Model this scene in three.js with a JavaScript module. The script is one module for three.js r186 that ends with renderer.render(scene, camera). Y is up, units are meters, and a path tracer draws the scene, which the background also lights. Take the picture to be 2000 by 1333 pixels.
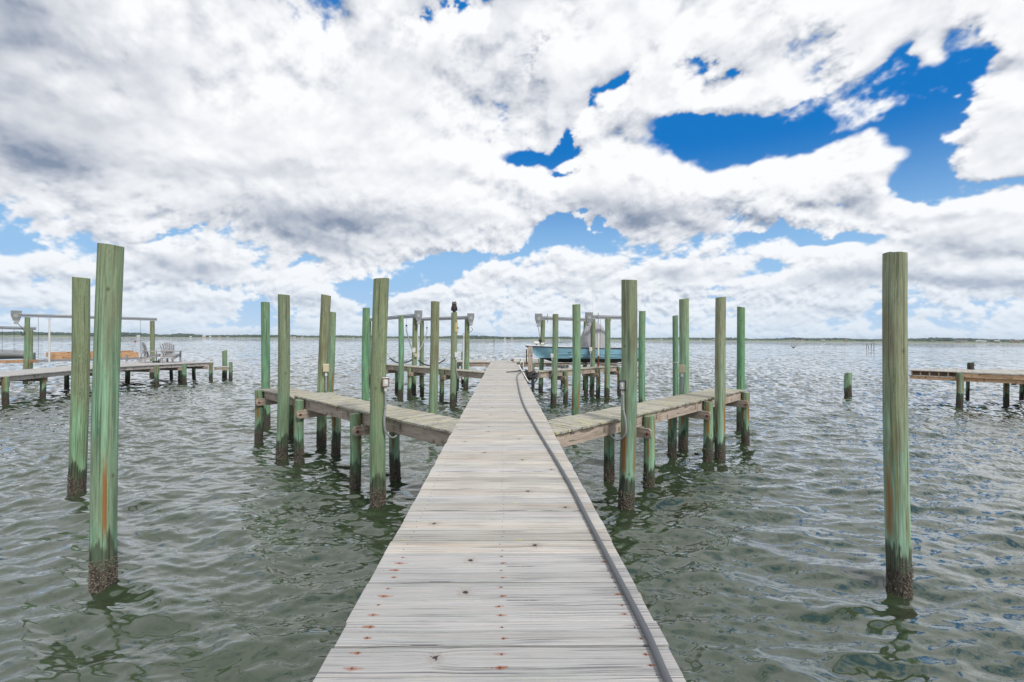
import * as THREE from 'three';
import { mergeGeometries, mergeVertices } from 'three/addons/utils/BufferGeometryUtils.js';
import { RoundedBoxGeometry } from 'three/addons/geometries/RoundedBoxGeometry.js';
import { FontLoader } from 'three/addons/loaders/FontLoader.js';
import { TextGeometry } from 'three/addons/geometries/TextGeometry.js';

// ------------------------------------------------------------------ camera, renderer, sun
const scene = new THREE.Scene();
const D2R = Math.PI / 180;
const camera = new THREE.PerspectiveCamera(2 * Math.atan(666.5 / 900) / D2R, 2000 / 1333, 0.05, 9000);
camera.rotation.order = 'YXZ';
camera.position.set(0, 3.0, 0);
camera.rotation.set(-0.25 * D2R, -1.05 * D2R, 0.385 * D2R);
scene.add(camera);
const renderer = new THREE.WebGLRenderer({ antialias: true });
renderer.toneMapping = THREE.LinearToneMapping;
renderer.toneMappingExposure = 1.04;
renderer.shadowMap.enabled = true;
const SUN_DIR = new THREE.Vector3(0.42, 0.80, 0.42).normalize();
const sun = new THREE.DirectionalLight(new THREE.Color(1.0, 0.955, 0.88), 2.6);
sun.position.copy(SUN_DIR).multiplyScalar(80);
sun.target.position.set(0, 0, -15);
sun.castShadow = true; sun.shadow.radius = 16; sun.shadow.mapSize.set(2048, 2048);
Object.assign(sun.shadow.camera, { left: -45, right: 45, top: 45, bottom: -45, near: 1, far: 200 });
scene.add(sun, sun.target);

// ------------------------------------------------------------------ random numbers and noise
function rng(seed) { let a = seed >>> 0; return () => { a |= 0; a = a + 0x6D2B79F5 | 0; let t = Math.imul(a ^ a >>> 15, 1 | a); t = t + Math.imul(t ^ t >>> 7, 61 | t) ^ t; return ((t ^ t >>> 14) >>> 0) / 4294967296; }; }
const clamp = (x, a, b) => x < a ? a : x > b ? b : x;
const sstep = (a, b, x) => { const t = clamp((x - a) / (b - a), 0, 1); return t * t * (3 - 2 * t); };
const lerp = (a, b, t) => a + (b - a) * t;
function makeNoise2(N, seed) {            // tileable smooth value noise, -1..1
  const r = rng(seed), g = new Float32Array(N * N); for (let i = 0; i < N * N; i++) g[i] = r() * 2 - 1;
  const M = N - 1;
  return (x, y) => {
    const fx = Math.floor(x), fy = Math.floor(y); let u = x - fx, v = y - fy; u = u * u * (3 - 2 * u); v = v * v * (3 - 2 * v);
    const x0 = fx & M, x1 = (fx + 1) & M, y0 = (fy & M) * N, y1 = ((fy + 1) & M) * N;
    const a = g[y0 + x0], b = g[y0 + x1], c = g[y1 + x0], d = g[y1 + x1];
    return a + (b - a) * u + (c - a) * v + (a - b - c + d) * u * v;
  };
}
const n2 = makeNoise2(256, 7), n2b = makeNoise2(256, 19);
const fbm2 = (x, y, o = 4) => { let s = 0, a = 0.5; for (let i = 0; i < o; i++) { s += a * n2(x + i * 17.3, y - i * 9.7); x *= 2.03; y *= 2.03; a *= 0.5; } return s; };

const fbmR = (x, y, o) => { let s = 0, a = 0.42; for (let i = 0; i < o; i++) { s += a * n2(x + i * 17.3, y - i * 9.7); x *= 2.03; y *= 2.03; a *= 0.66; } return s; };   // rougher: slower fall of the small octaves
// ------------------------------------------------------------------ the sky: air and a broken layer of cumulus, computed into one equirectangular picture
function makeSky() {
  // 2-D cellular noise (round puffs), tileable, baked once
  const N = 512, puff = new Float32Array(N * N);
  for (const [C, amp, seed] of [[14, 0.50, 3], [31, 0.28, 4], [67, 0.15, 5], [140, 0.07, 6]]) {
    const r = rng(seed), px = new Float32Array(C * C), py = new Float32Array(C * C); for (let i = 0; i < C * C; i++) { px[i] = r(); py[i] = r(); }
    for (let j = 0; j < N; j++) for (let i = 0; i < N; i++) {
      const x = i / N * C, y = j / N * C, ix = Math.floor(x), iy = Math.floor(y); let b = 9;
      for (let q = -1; q < 2; q++) for (let p = -1; p < 2; p++) { const k = ((iy + q + C) % C) * C + (ix + p + C) % C, dx = ix + p + px[k] - x, dy = iy + q + py[k] - y, d = dx * dx + dy * dy; if (d < b) b = d; }
      puff[j * N + i] += amp * (1 - Math.min(1, Math.sqrt(b)));
    }
  }
  function P(x, y) { x *= N; y *= N; const ix = Math.floor(x), iy = Math.floor(y), fx = x - ix, fy = y - iy, M = N - 1, a = (iy & M) * N, b = ((iy + 1) & M) * N, c = ix & M, d = (ix + 1) & M; return (puff[a + c] * (1 - fx) + puff[a + d] * fx) * (1 - fy) + (puff[b + c] * (1 - fx) + puff[b + d] * fx) * fy; }
  // where the clouds of that day stood, as slopes seen from the pier: [x, y, radii, turn, amount]. The first list opens (< 0) or closes the layer, the second thickens it (grey undersides).
  const COVER = [
    [1400, 262, 150, 54, 0, -0.95], [1285, 232, 70, 30, 20, -0.6], [1540, 235, 120, 44, 4, -0.8], [1690, 195, 150, 44, 22, -1.0], [1610, 110, 70, 26, 60, -0.7], [1770, 262, 80, 80, -30, -0.9], [1775, 345, 120, 34, -8, -0.95], [1930, 342, 110, 18, 6, -0.7],
    [1870, 70, 56, 50, -40, -1.0], [1810, 160, 80, 30, 40, -0.85], [1715, 125, 80, 24, 55, -0.7], [1585, 45, 60, 36, 0, -0.9], [1570, 105, 30, 34, 60, -0.5], [1372, 84, 38, 26, 0, -1.0], [870, 4, 26, 40, 0, -0.8], [1150, 178, 40, 16, 40, -0.8], [1190, 148, 34, 12, 40, -0.7], [972, 140, 10, 44, 0, -0.5],
    [975, 335, 80, 22, 12, -1.05], [1065, 268, 50, 16, 52, -1.0], [1012, 374, 28, 12, 0, -0.8], [1105, 468, 64, 20, -8, -0.95], [990, 490, 110, 12, 5, -0.8], [865, 518, 110, 24, 6, -0.95], [800, 560, 80, 20, 10, -0.75], [690, 558, 70, 14, 0, -0.65], [580, 523, 40, 8, 0, -0.5],
    [1460, 462, 50, 12, 12, -0.7], [1590, 474, 100, 12, -4, -0.8], [1470, 535, 60, 16, 10, -0.7], [1350, 562, 100, 8, 0, -0.5], [15, 480, 40, 16, 0, -0.7], [90, 435, 30, 10, 0, -0.4], [300, 470, 60, 6, 4, -0.5], [1720, 455, 40, 6, 0, -0.3], [200, 562, 80, 6, 0, -0.35],
    [400, 180, 480, 210, 0, 0.50], [900, 120, 280, 120, 0, 0.45], [700, 410, 260, 60, 0, 0.42], [300, 530, 190, 26, 0, 0.3], [100, 360, 220, 60, 0, 0.35], [1180, 390, 170, 60, 0, 0.5], [1600, 345, 140, 44, 14, 0.65], [1700, 415, 170, 26, 10, 0.4],
    [1935, 230, 95, 60, 8, 0.75], [1880, 430, 200, 50, 0, 0.42], [1700, 525, 160, 22, 0, 0.3], [1400, 150, 190, 36, 15, 0.45], [1080, 545, 160, 22, 0, 0.3], [640, 465, 130, 30, 0, 0.2], [1200, 40, 260, 60, 0, 0.3], [1730, 40, 70, 40, 30, 0.4], [1640, 130, 40, 40, 50, 0.3], [560, 330, 500, 100, 0, 0.2], [1940, 60, 50, 40, 30, 0.4], [0, 20, 200, 80, 0, 0.5], [80, 425, 140, 36, 0, 0.42], [530, 500, 130, 26, 0, 0.45], [200, 590, 200, 22, 0, 0.3], [560, 590, 140, 20, 0, 0.25],
  ];
  const THICK = [
    [680, 432, 200, 34, 0, 0.44], [730, 455, 90, 22, 0, 0.30], [560, 480, 170, 26, -6, 0.34], [330, 532, 150, 22, 0, 0.60], [100, 345, 170, 42, 0, 0.42], [20, 160, 150, 190, 0, 0.30], [60, 30, 250, 110, 0, 0.26], [220, 130, 160, 34, -14, 0.22], [230, 260, 150, 40, 0, 0.16],
    [1255, 435, 150, 30, 0, 0.50], [1150, 415, 90, 26, 0, 0.26], [1340, 455, 100, 18, 0, 0.30], [1640, 402, 64, 22, 12, 0.55], [1580, 385, 50, 16, 0, 0.20], [1700, 548, 160, 14, 0, 0.5], [1880, 500, 160, 40, 0, 0.22], [1850, 415, 80, 18, 0, 0.22], [1960, 545, 80, 14, 0, 0.35], [1080, 562, 120, 12, 0, 0.40], [1300, 525, 120, 16, 0, 0.28], [640, 330, 90, 18, 0, 0.20], [480, 350, 140, 20, 0, 0.20], [950, 215, 60, 50, 0, 0.12], [30, 560, 60, 14, 0, 0.30], [1960, 260, 80, 50, 0, 0.10], [560, 90, 140, 50, 0, 0.16], [640, 10, 120, 40, 0, 0.12], [1450, 60, 120, 60, 0, 0.12], [1000, 600, 400, 12, 0, 0.14], [1700, 610, 300, 10, 0, 0.14], [300, 600, 300, 10, 0, 0.14],
  ];
  for (const c of [...COVER, ...THICK]) { c[0] = (c[0] - 983) / 900; c[1] = (662 - c[1]) / 900; c[2] /= 900; c[3] /= 900; c[6] = Math.cos(c[4] * D2R); c[7] = Math.sin(c[4] * D2R); }
  function blobs(list, X, Y) {
    let b = 0;
    for (const c of list) { const dx = X - c[0], dy = Y - c[1], u = (dx * c[6] + dy * c[7]) / c[2], v = (-dx * c[7] + dy * c[6]) / c[3], q = u * u + v * v; if (q < 14) b += c[5] * Math.exp(-q); }
    return b;
  }
  const K0 = 0.075;
  // noise of the layer at one level of detail; levels follow one another towards the horizon as the clouds grow smaller with distance
  function level(A, e, l, fr, o) {
    const q = Math.pow(2, l) * 0.62, u = A * q + fr * 37 + l * 5.3, v = e * q * 1.55 + fr * 11 + l * 9.1;
    const w1 = fbm2(u * 1.3 + 5, v * 1.3, 3), w2 = fbm2(u * 1.3 + 71, v * 1.3 + 33, 3);
    o.w1 = w1; o.w2 = w2; o.big = fbm2(u * 0.9 + w1 * 0.4 + 9, v * 0.9 + w2 * 0.4, 4); o.fine = fbmR(u * 3.6 + w2 * 0.5 + 20, v * 3.6 + w1 * 0.5, 7);
    o.p = P(u * 0.115 + w1 * 0.05, v * 0.115 + w2 * 0.05) + 0.36 * P(u * 0.36 + w2 * 0.09, v * 0.36 + w1 * 0.09) + 0.17 * P(u * 1.05 + w1 * 0.1, v * 1.05);
  }
  const la = {}, lb = {};
  // cover and height of the layer towards bearing A (radians from a frame's middle) and sine of elevation s; frame 0 is the pier's
  function field(A, s, fr, o) {
    const e = Math.asin(Math.min(1, s)), L = Math.log2(1 / (s + K0)), l0 = Math.floor(L), t = sstep(0.25, 0.75, L - l0);
    level(A, e, l0, fr, la); let { w1, w2, big, fine, p } = la;
    if (t > 0) { if (t < 1) { level(A, e, l0 + 1, fr, lb); const k = 1 / Math.sqrt(t * t + (1 - t) * (1 - t)); w1 = lerp(w1, lb.w1, t); w2 = lerp(w2, lb.w2, t); big = lerp(big, lb.big, t) * k; fine = lerp(fine, lb.fine, t) * k; p = 0.72 + (lerp(p, lb.p, t) - 0.72) * k; } else { level(A, e, l0 + 1, fr, lb); ({ w1, w2, big, fine, p } = lb); } }
    let cov = 0.25 + 0.12 * (1 - sstep(0.08, 0.30, s)) + 0.55 * big, th = 0;
    if (fr === 0) {
      const c = Math.cos(A), tn = s / Math.sqrt(1 - s * s) / Math.max(0.2, c), ta = Math.tan(clamp(A, -1.3, 1.3)), k = 0.26 * (s + 0.02), kf = 0.30 * (s + 0.02);
      const X = ta + w1 * k + fine * kf, Y = tn + w2 * k * 0.6 + (fine * 0.5 - (p - 0.74) * 0.9) * kf;
      const f = 1 - sstep(0.95, 1.2, Math.abs(A));
      cov += clamp(blobs(COVER, X, Y), -0.68, 0.42) * f; th = blobs(THICK, X, Y) * f;
    }
    o.c = cov + 0.80 * fine + 0.95 * (p - 0.74); o.h = p + 0.30 * fine; o.th = th; o.big = big; o.fine = fine; return o;
  }
  const o0 = {}, o1 = {}, out = [0, 0, 0], acc = [0, 0, 0];
  function air(s, o) {
    const k = 1 - sstep(0.14, 0.38, s), k2 = Math.exp(-s * 16);
    o[0] = 0.008 + 0.255 * k + 0.28 * k2; o[1] = 0.178 + 0.33 * k + 0.17 * k2; o[2] = 0.545 + 0.27 * k + 0.05 * k2;
  }
  function cloud(A, s, fr, o) {
    air(s, o);
    const f0 = field(A, s, fr, o0), al0 = sstep(0.0, 0.27, f0.c); if (al0 <= 0) return;
    const c0 = f0.c, h0 = f0.h, th = f0.th, big = f0.big, fine = f0.fine, z = s + K0;
    let sh = 0, rl = 0;                    // relief: the light comes from above and a little from the right
    for (let k = 1; k <= 3; k++) { const d = 0.020 * k * z, f1 = field(A + d * 0.5, s + d * 1.1, fr, o1), dh = Math.min(f1.c, 0.75) * 0.55 + f1.h * 0.75 - Math.min(c0, 0.75) * 0.55 - h0 * 0.75; rl += dh / 3; sh = Math.max(sh, dh - 0.05 * k); }
    const body = sstep(0.15, 0.8, c0);
    let g = 0.02 + 0.05 * body - 0.30 * big * body + 1.25 * rl + 0.55 * sh + th * (1.2 + 0.8 * fine - 0.5 * (h0 - 0.75)) * (0.3 + 0.7 * body);
    g = clamp(g, -0.06, 0.85);
    const far = 1 - Math.exp(-Math.max(0, 1 / z - 2.4) * 0.05);
    let r = 0.90 - 0.80 * g, gg = 0.912 - 0.75 * g, b = 0.935 - 0.65 * g;
    r = lerp(r, 0.72, far); gg = lerp(gg, 0.80, far); b = lerp(b, 0.90, far);
    const al = al0;
    o[0] = lerp(o[0], r, al); o[1] = lerp(o[1], gg, al); o[2] = lerp(o[2], b, al);
  }
  const CEN = -1.05 * D2R * -1;            // the middle frame looks where the pier looks
  function shade(dx, dy, dz) {
    const az = Math.atan2(dx, -dz) - CEN; acc[0] = acc[1] = acc[2] = 0; let ws = 0;
    for (let fr = 0; fr < 3; fr++) {
      let A = az - [0, 120, -120][fr] * D2R; A -= 2 * Math.PI * Math.round(A / (2 * Math.PI));
      const w = 1 - sstep(52 * D2R, 68 * D2R, Math.abs(A)); if (w <= 0) continue;
      cloud(A, dy, fr, out); acc[0] += out[0] * w; acc[1] += out[1] * w; acc[2] += out[2] * w; ws += w;
    }
    const v = 0.62 * Math.exp(-dy * 17);   // haze low over the water
    acc[0] = lerp(acc[0] / ws, 0.56, v); acc[1] = lerp(acc[1] / ws, 0.72, v); acc[2] = lerp(acc[2] / ws, 0.88, v);
  }
  const W = 4096, Hh = 2048, half = Hh / 2, data = new Float32Array(W * Hh * 4);
  const put = (c, r, a) => { const k = (r * W + c) * 4; data[k] = a[0]; data[k + 1] = a[1]; data[k + 2] = a[2]; data[k + 3] = 1; };
  const at = (c, r) => { const th = (c + 0.5) / W * 2 * Math.PI - Math.PI, el = ((r + 0.5) / Hh - 0.5) * Math.PI, ce = Math.cos(el); shade(Math.cos(th) * ce, Math.sin(el), Math.sin(th) * ce); };
  // every pixel where the pier looks, every eighth one elsewhere (the same sky, only sampled less often)
  const c0 = Math.floor((0.25 - 51 / 360) * W) & ~7, c1 = Math.floor((0.25 + 53 / 360) * W) & ~7, rTop = half + Math.floor(42 / 90 * half);
  for (let r = half; r < Hh; r += 8) for (let c = 0; c < W; c += 8) {
    if (c >= c0 && c < c1 && r < rTop) { for (let a = 0; a < 8; a++) for (let b = 0; b < 8; b++) { at(c + b, r + a); put(c + b, r + a, acc); } }
    else { at(c + 3.5, r + 3.5); for (let a = 0; a < 8; a++) for (let b = 0; b < 8; b++) put(c + b, r + a, acc); }
  }
  for (let r = 0; r < half; r++) for (let c = 0; c < W; c++) put(c, r, [0.10, 0.12, 0.11]);
  const tex = new THREE.DataTexture(data, W, Hh, THREE.RGBAFormat, THREE.FloatType);
  tex.mapping = THREE.EquirectangularReflectionMapping; tex.magFilter = THREE.LinearFilter; tex.minFilter = THREE.LinearFilter; tex.wrapS = THREE.RepeatWrapping; tex.needsUpdate = true;
  return tex;
}
const skyTex = makeSky();
scene.background = skyTex; scene.environment = skyTex;

// ------------------------------------------------------------------ helpers: objects
const uvR = rng(77);
const taken = {};
function numbered(n) { const k = taken[n] = (taken[n] ?? -1) + 1; return k ? n + '_' + String(k).padStart(3, '0') : n; }
function mark(o) { o.castShadow = true; o.receiveShadow = true; return o; }
function thing(name, label, category, [x, y, z] = [0, 0, 0], turn = 0, group) {
  const o = new THREE.Group(); o.name = numbered(name); o.position.set(x, y, z); o.rotation.y = turn; o.userData = { label, category }; if (group) o.userData.group = group; scene.add(o); return o;
}
function part(name, geo, mat, parent, label) { const m = mark(new THREE.Mesh(Array.isArray(geo) ? merge(geo) : geo, mat)); m.name = name; if (label) m.userData.label = label; parent.add(m); return m; }
function solo(name, geo, mat, label, category, [x, y, z] = [0, 0, 0], group) { const m = mark(new THREE.Mesh(Array.isArray(geo) ? merge(geo) : geo, mat)); m.name = numbered(name); m.position.set(x, y, z); m.userData = { label, category }; if (group) m.userData.group = group; scene.add(m); return m; }
function structure(name, geo, mat) { const m = mark(new THREE.Mesh(geo, mat)); m.name = name; m.userData = { kind: 'structure' }; scene.add(m); return m; }
function merge(list) {
  const gs = list.map((g) => { const q = g.index ? g.toNonIndexed() : g; for (const k of Object.keys(q.attributes)) if (!['position', 'normal', 'uv'].includes(k)) q.deleteAttribute(k); return q; });
  return mergeGeometries(gs);
}
const V = (x, y, z) => new THREE.Vector3(x, y, z);
// a box between two points: width across (horizontal), height upright, uv in metres along its length
function bar(a, b, w, h, bev = 0.004) {
  const A = V(...a), B = V(...b), L = A.distanceTo(B), g = boxUV(w, h, L, bev);
  const z = B.clone().sub(A).normalize(), x = V(0, 1, 0).cross(z); if (x.lengthSq() < 1e-6) x.set(1, 0, 0); x.normalize(); const y = z.clone().cross(x);
  const m = new THREE.Matrix4().makeBasis(x, y, z).setPosition(A.add(B).multiplyScalar(0.5)); g.applyMatrix4(m); return g;
}
// chamfered box, length along z; u runs along the length in metres, v around it
function boxUV(w, h, L, bev = 0.004, u0 = uvR(), v0 = uvR()) {
  const x = w / 2, y = h / 2, b = Math.min(bev, x * 0.4, y * 0.4), c = [[-x, -y + b], [-x + b, -y], [x - b, -y], [x, -y + b], [x, y - b], [x - b, y], [-x + b, y], [-x, y - b]];
  const pos = [], uv = [], nor = [];
  const tri = (p, q, r, t) => { const e1 = [q[0] - p[0], q[1] - p[1], q[2] - p[2]], e2 = [r[0] - p[0], r[1] - p[1], r[2] - p[2]], n = [e1[1] * e2[2] - e1[2] * e2[1], e1[2] * e2[0] - e1[0] * e2[2], e1[0] * e2[1] - e1[1] * e2[0]], l = Math.hypot(...n) || 1; for (const v of [p, q, r]) { pos.push(...v); nor.push(n[0] / l, n[1] / l, n[2] / l); } uv.push(...t); };
  let per = 0; const z0 = -L / 2, z1 = L / 2;
  for (let i = 0; i < 8; i++) {
    const p = c[i], q = c[(i + 1) % 8], d = Math.hypot(q[0] - p[0], q[1] - p[1]), va = v0 + per, vb = v0 + per + d; per += d;
    tri([p[0], p[1], z0], [q[0], q[1], z0], [q[0], q[1], z1], [u0, va, u0, vb, u0 + L, vb]); tri([p[0], p[1], z0], [q[0], q[1], z1], [p[0], p[1], z1], [u0, va, u0 + L, vb, u0 + L, va]);
  }
  for (let i = 1; i < 7; i++) for (const s of [0, 1]) {
    const z = s ? z1 : z0, a = c[0], p = s ? c[i] : c[i + 1], q = s ? c[i + 1] : c[i];
    tri([a[0], a[1], z], [p[0], p[1], z], [q[0], q[1], z], [u0 + a[0] * 0.3, v0 + a[1], u0 + p[0] * 0.3, v0 + p[1], u0 + q[0] * 0.3, v0 + q[1]]);
  }
  const g = new THREE.BufferGeometry(); g.setAttribute('position', new THREE.Float32BufferAttribute(pos, 3)); g.setAttribute('normal', new THREE.Float32BufferAttribute(nor, 3)); g.setAttribute('uv', new THREE.Float32BufferAttribute(uv, 2)); return g;
}
function rod(a, b, r, r2 = r, n = 10) { const A = V(...a), B = V(...b), L = A.distanceTo(B), g = new THREE.CylinderGeometry(r2, r, L, n); g.applyQuaternion(new THREE.Quaternion().setFromUnitVectors(V(0, 1, 0), B.clone().sub(A).normalize())); const m = A.add(B).multiplyScalar(0.5); g.translate(m.x, m.y, m.z); return g; }
function tube(pts, r, seg = 40, n = 8) { return new THREE.TubeGeometry(new THREE.CatmullRomCurve3(pts.map((p) => V(...p))), seg, r, n); }

// ------------------------------------------------------------------ textures
const toS = (l) => { l = clamp(l, 0, 1); return 255 * (l <= 0.0031308 ? 12.92 * l : 1.055 * Math.pow(l, 1 / 2.4) - 0.055); };
const LUT = new Uint8Array(4097); for (let i = 0; i <= 4096; i++) LUT[i] = Math.round(toS(i / 4096));
const s8 = (l) => LUT[l <= 0 ? 0 : l >= 1 ? 4096 : (l * 4096) | 0];
// fn(x, y in pixels, o) fills o = [r, g, b (linear), height 0..1]
function textures(W, H, fn, wrap = THREE.RepeatWrapping) {
  const c = new Uint8Array(W * H * 4), b = new Uint8Array(W * H * 4), o = [0, 0, 0, 0.5];
  for (let y = 0, k = 0; y < H; y++) for (let x = 0; x < W; x++, k += 4) {
    o[3] = 0.5; fn(x, y, o); c[k] = s8(o[0]); c[k + 1] = s8(o[1]); c[k + 2] = s8(o[2]); c[k + 3] = 255; b[k] = b[k + 1] = b[k + 2] = clamp(o[3], 0, 1) * 255; b[k + 3] = 255;
  }
  const mk = (d, srgb) => { const t = new THREE.DataTexture(d, W, H); t.wrapS = t.wrapT = wrap; t.magFilter = THREE.LinearFilter; t.minFilter = THREE.LinearMipmapLinearFilter; t.generateMipmaps = true; if (srgb) t.colorSpace = THREE.SRGBColorSpace; t.needsUpdate = true; return t; };
  return [mk(c, true), mk(b, false)];
}
const mixc = (o, r, g, b, t) => { o[0] += (r - o[0]) * t; o[1] += (g - o[1]) * t; o[2] += (b - o[2]) * t; };

// weathered decking: STRIPS boards of 1.6 m in one sheet, each with its own grain, knots, nails and lichen
const STRIPS = 10, SH = 204;
const plankInfo = Array.from({ length: STRIPS }, (_, i) => {
  const r = rng(300 + i), rust = i < 5 ? 1 : 0;
  const nails = []; for (const nx of [0.082, 0.5, 0.922]) for (const ny of [0.27, 0.74]) nails.push([nx + (r() - 0.5) * 0.016, ny + (r() - 0.5) * 0.12, rust * (0.55 + 0.45 * r()), 0.5 + r(), r() < 0.85]);
  const knots = []; const nk = [1, 0, 1, 0, 1, 1, 0, 0, 1, 0][i]; for (let k = 0; k < nk; k++) knots.push([0.08 + 0.84 * r(), 0.25 + 0.5 * r(), 0.010 + 0.010 * r()]);
  return { nails, knots, warm: [0.03, 0.12, 0.05, 0.08, 0.02, 0.50, 0.20, 0.08, 0.28, 0.12][i], lich: [0.30, 0.2, 0.4, 0.15, 0.3, 0.05, 0.7, 0.5, 0.2, 0.9][i], tone: 0.92 + 0.16 * r() - 0.05 * rust, s: r() * 90 };
});
const [plankMap, plankBump] = textures(2048, 2048, (x, y, o) => {
  const i = Math.min(STRIPS - 1, Math.floor(y / SH)), I = plankInfo[i], v = (y - i * SH) / SH, u = x / 2048, S = I.s + i * 13;
  // the grain bends round the knots
  let wv = v, kn = 0, kd = 0;
  for (const [kx, ky, kr] of I.knots) { const dx = (u - kx) * 8.4, dy = v - ky, d2 = dx * dx * 0.5 + dy * dy, R = kr * 12; wv += dy * 0.55 * Math.exp(-d2 / (R * R * 2.4)); const q = Math.sqrt(dx * dx * 0.8 + dy * dy) / R * (1 + 0.55 * n2(u * 190 + S, v * 26)) + 0.15; if (q < 1.6) { kn = Math.max(kn, 1 - q / 1.6); kd = Math.max(kd, 1 - q / 0.62); } }
  wv += 0.10 * fbm2(u * 2.2 + S, v * 1.1 + S, 3);
  const broad = fbm2(u * 2.1 + S * 3, wv * 3 + S, 3), ring = wv * 9 + 2.6 * fbm2(u * 1.2 + S, wv * 1.3 + S * 2, 3), rl = Math.abs((ring - Math.floor(ring)) - 0.5) * 2;      // growth rings, cut lengthwise into long loops
  const g1 = fbm2(u * 2.2 + S, wv * 60 + S, 3) * 0.9 + (rl - 0.5) * 0.35, g2 = n2(u * 9 + S * 2, wv * 150 + S), fibre = n2b(u * 30 + S * 3, wv * 160 + S), crack = n2b(u * 2.6 + S, wv * 62 + S * 2);
  let b = 0.42 * I.tone * (1 + 0.26 * g1 + 0.10 * g2 + 0.09 * fibre + 0.20 * broad);
  o[0] = b * (1.0 + 0.04 * broad); o[1] = b * 0.985; o[2] = b * 0.945;
  const wm = I.warm * clamp(0.5 + 1.7 * fbm2(u * 2.3 + S, wv * 5 + 40, 3), 0, 1) * sstep(0.02, 0.3, v) * sstep(0.02, 0.3, 1 - v); mixc(o, b * 1.02, b * 0.74, b * 0.53, wm);
  o[3] = 0.62 + 0.26 * g1 + 0.12 * g2;
  if (crack > 0.58) { const k = sstep(0.58, 0.76, crack); mixc(o, 0.105, 0.10, 0.115, k * 0.85); o[3] -= 0.42 * k; }
  const lw = n2(u * 15 + S, v * 7) * 0.5 + n2b(u * 90, v * 26 + S) * 0.5, lk = I.lich * sstep(0.28, 0.55, lw) * (0.35 + 0.65 * sstep(0.25, 0.5, Math.abs(v - 0.5))); mixc(o, 0.47, 0.46, 0.26, lk * 0.7);
  if (kn > 0) { mixc(o, 0.21, 0.155, 0.115, kn * 0.55); if (kd > 0) { mixc(o, 0.045, 0.035, 0.03, sstep(0, 0.35, kd)); o[3] -= 0.4 * sstep(0, 0.4, kd); } }
  for (const [nx, ny, ru, sz, st] of I.nails) {
    const dx = (u - nx) * 1.6, dy = (v - ny) * 0.187, a = Math.abs(dx), r2 = Math.hypot(dx, dy) / 0.0052;
    if (ru > 0.02 && st) { const q = a / (0.056 * sz * (0.75 + 0.5 * n2(u * 120, 3 + ny * 9))) + Math.abs(dy + 0.003 * n2(u * 60, ny)) / (0.0125 * (0.6 + 0.5 * sz)); if (q < 1) mixc(o, 0.30, 0.095, 0.028, Math.min(1, Math.pow(1 - q, 0.55) * 1.15) * ru); }
    if (r2 < 1.25) { mixc(o, 0.055, 0.032, 0.026, 1 - sstep(0.75, 1.25, r2)); o[3] -= 0.25 * (1 - r2 / 1.25); }
  }
}, THREE.ClampToEdgeWrapping);
const M = {};
M.plank = [[1.02, 1.02, 1.04], [1.04, 1.02, 0.98], [0.92, 0.925, 0.945], [1.10, 1.07, 1.02], [1.00, 0.95, 0.88], [0.86, 0.84, 0.81]].map((c) => { const m = new THREE.MeshStandardMaterial({ map: plankMap, bumpMap: plankBump, bumpScale: 0.005, roughness: 0.9 }); m.color.setRGB(...c); m.name = 'weathered_decking'; return m; });
// greener, mossier boards of the finger piers
const [mossMap, mossBump] = textures(1024, 1024, (x, y, o) => {
  const i = Math.floor(y / 128), v = (y - i * 128) / 128, u = x / 1024, S = i * 31.7;
  const wv = v + 0.12 * fbm2(u * 2 + S, v + S, 3), g1 = fbm2(u * 4 + S, wv * 22 + S, 4), br = fbm2(u * 3 + S, wv * 3 + 9, 3), cr = n2b(u * 3.5 + S, wv * 17 + S);
  const b = 0.345 * (1 + 0.32 * g1 + 0.2 * br) * (0.92 + 0.16 * ((i * 37 % 8) / 8));
  o[0] = b; o[1] = b * 0.955; o[2] = b * 0.89; o[3] = 0.6 + 0.3 * g1;
  if (cr > 0.5) { const k = sstep(0.5, 0.75, cr); mixc(o, 0.10, 0.09, 0.07, k * 0.7); o[3] -= 0.4 * k; }
  const lw = n2(u * 9 + S, v * 5 + S) * 0.55 + n2b(u * 70, v * 18 + S) * 0.5; mixc(o, 0.45, 0.44, 0.19, sstep(0.05, 0.4, lw) * 0.62);
  const dk = n2b(u * 6 + 7 + S, v * 4) + 0.5 * n2(u * 40, v * 12); mixc(o, 0.12, 0.115, 0.075, sstep(0.35, 0.8, dk) * 0.6);
}, THREE.ClampToEdgeWrapping);
M.moss = [0, 1].map((i) => { const m = new THREE.MeshStandardMaterial({ map: mossMap, bumpMap: mossBump, bumpScale: 0.005, roughness: 0.92 }); m.color.setRGB(...[[1.12, 1.12, 1.1], [0.96, 0.94, 0.94]][i]); m.name = 'mossy_decking'; return m; });
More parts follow.
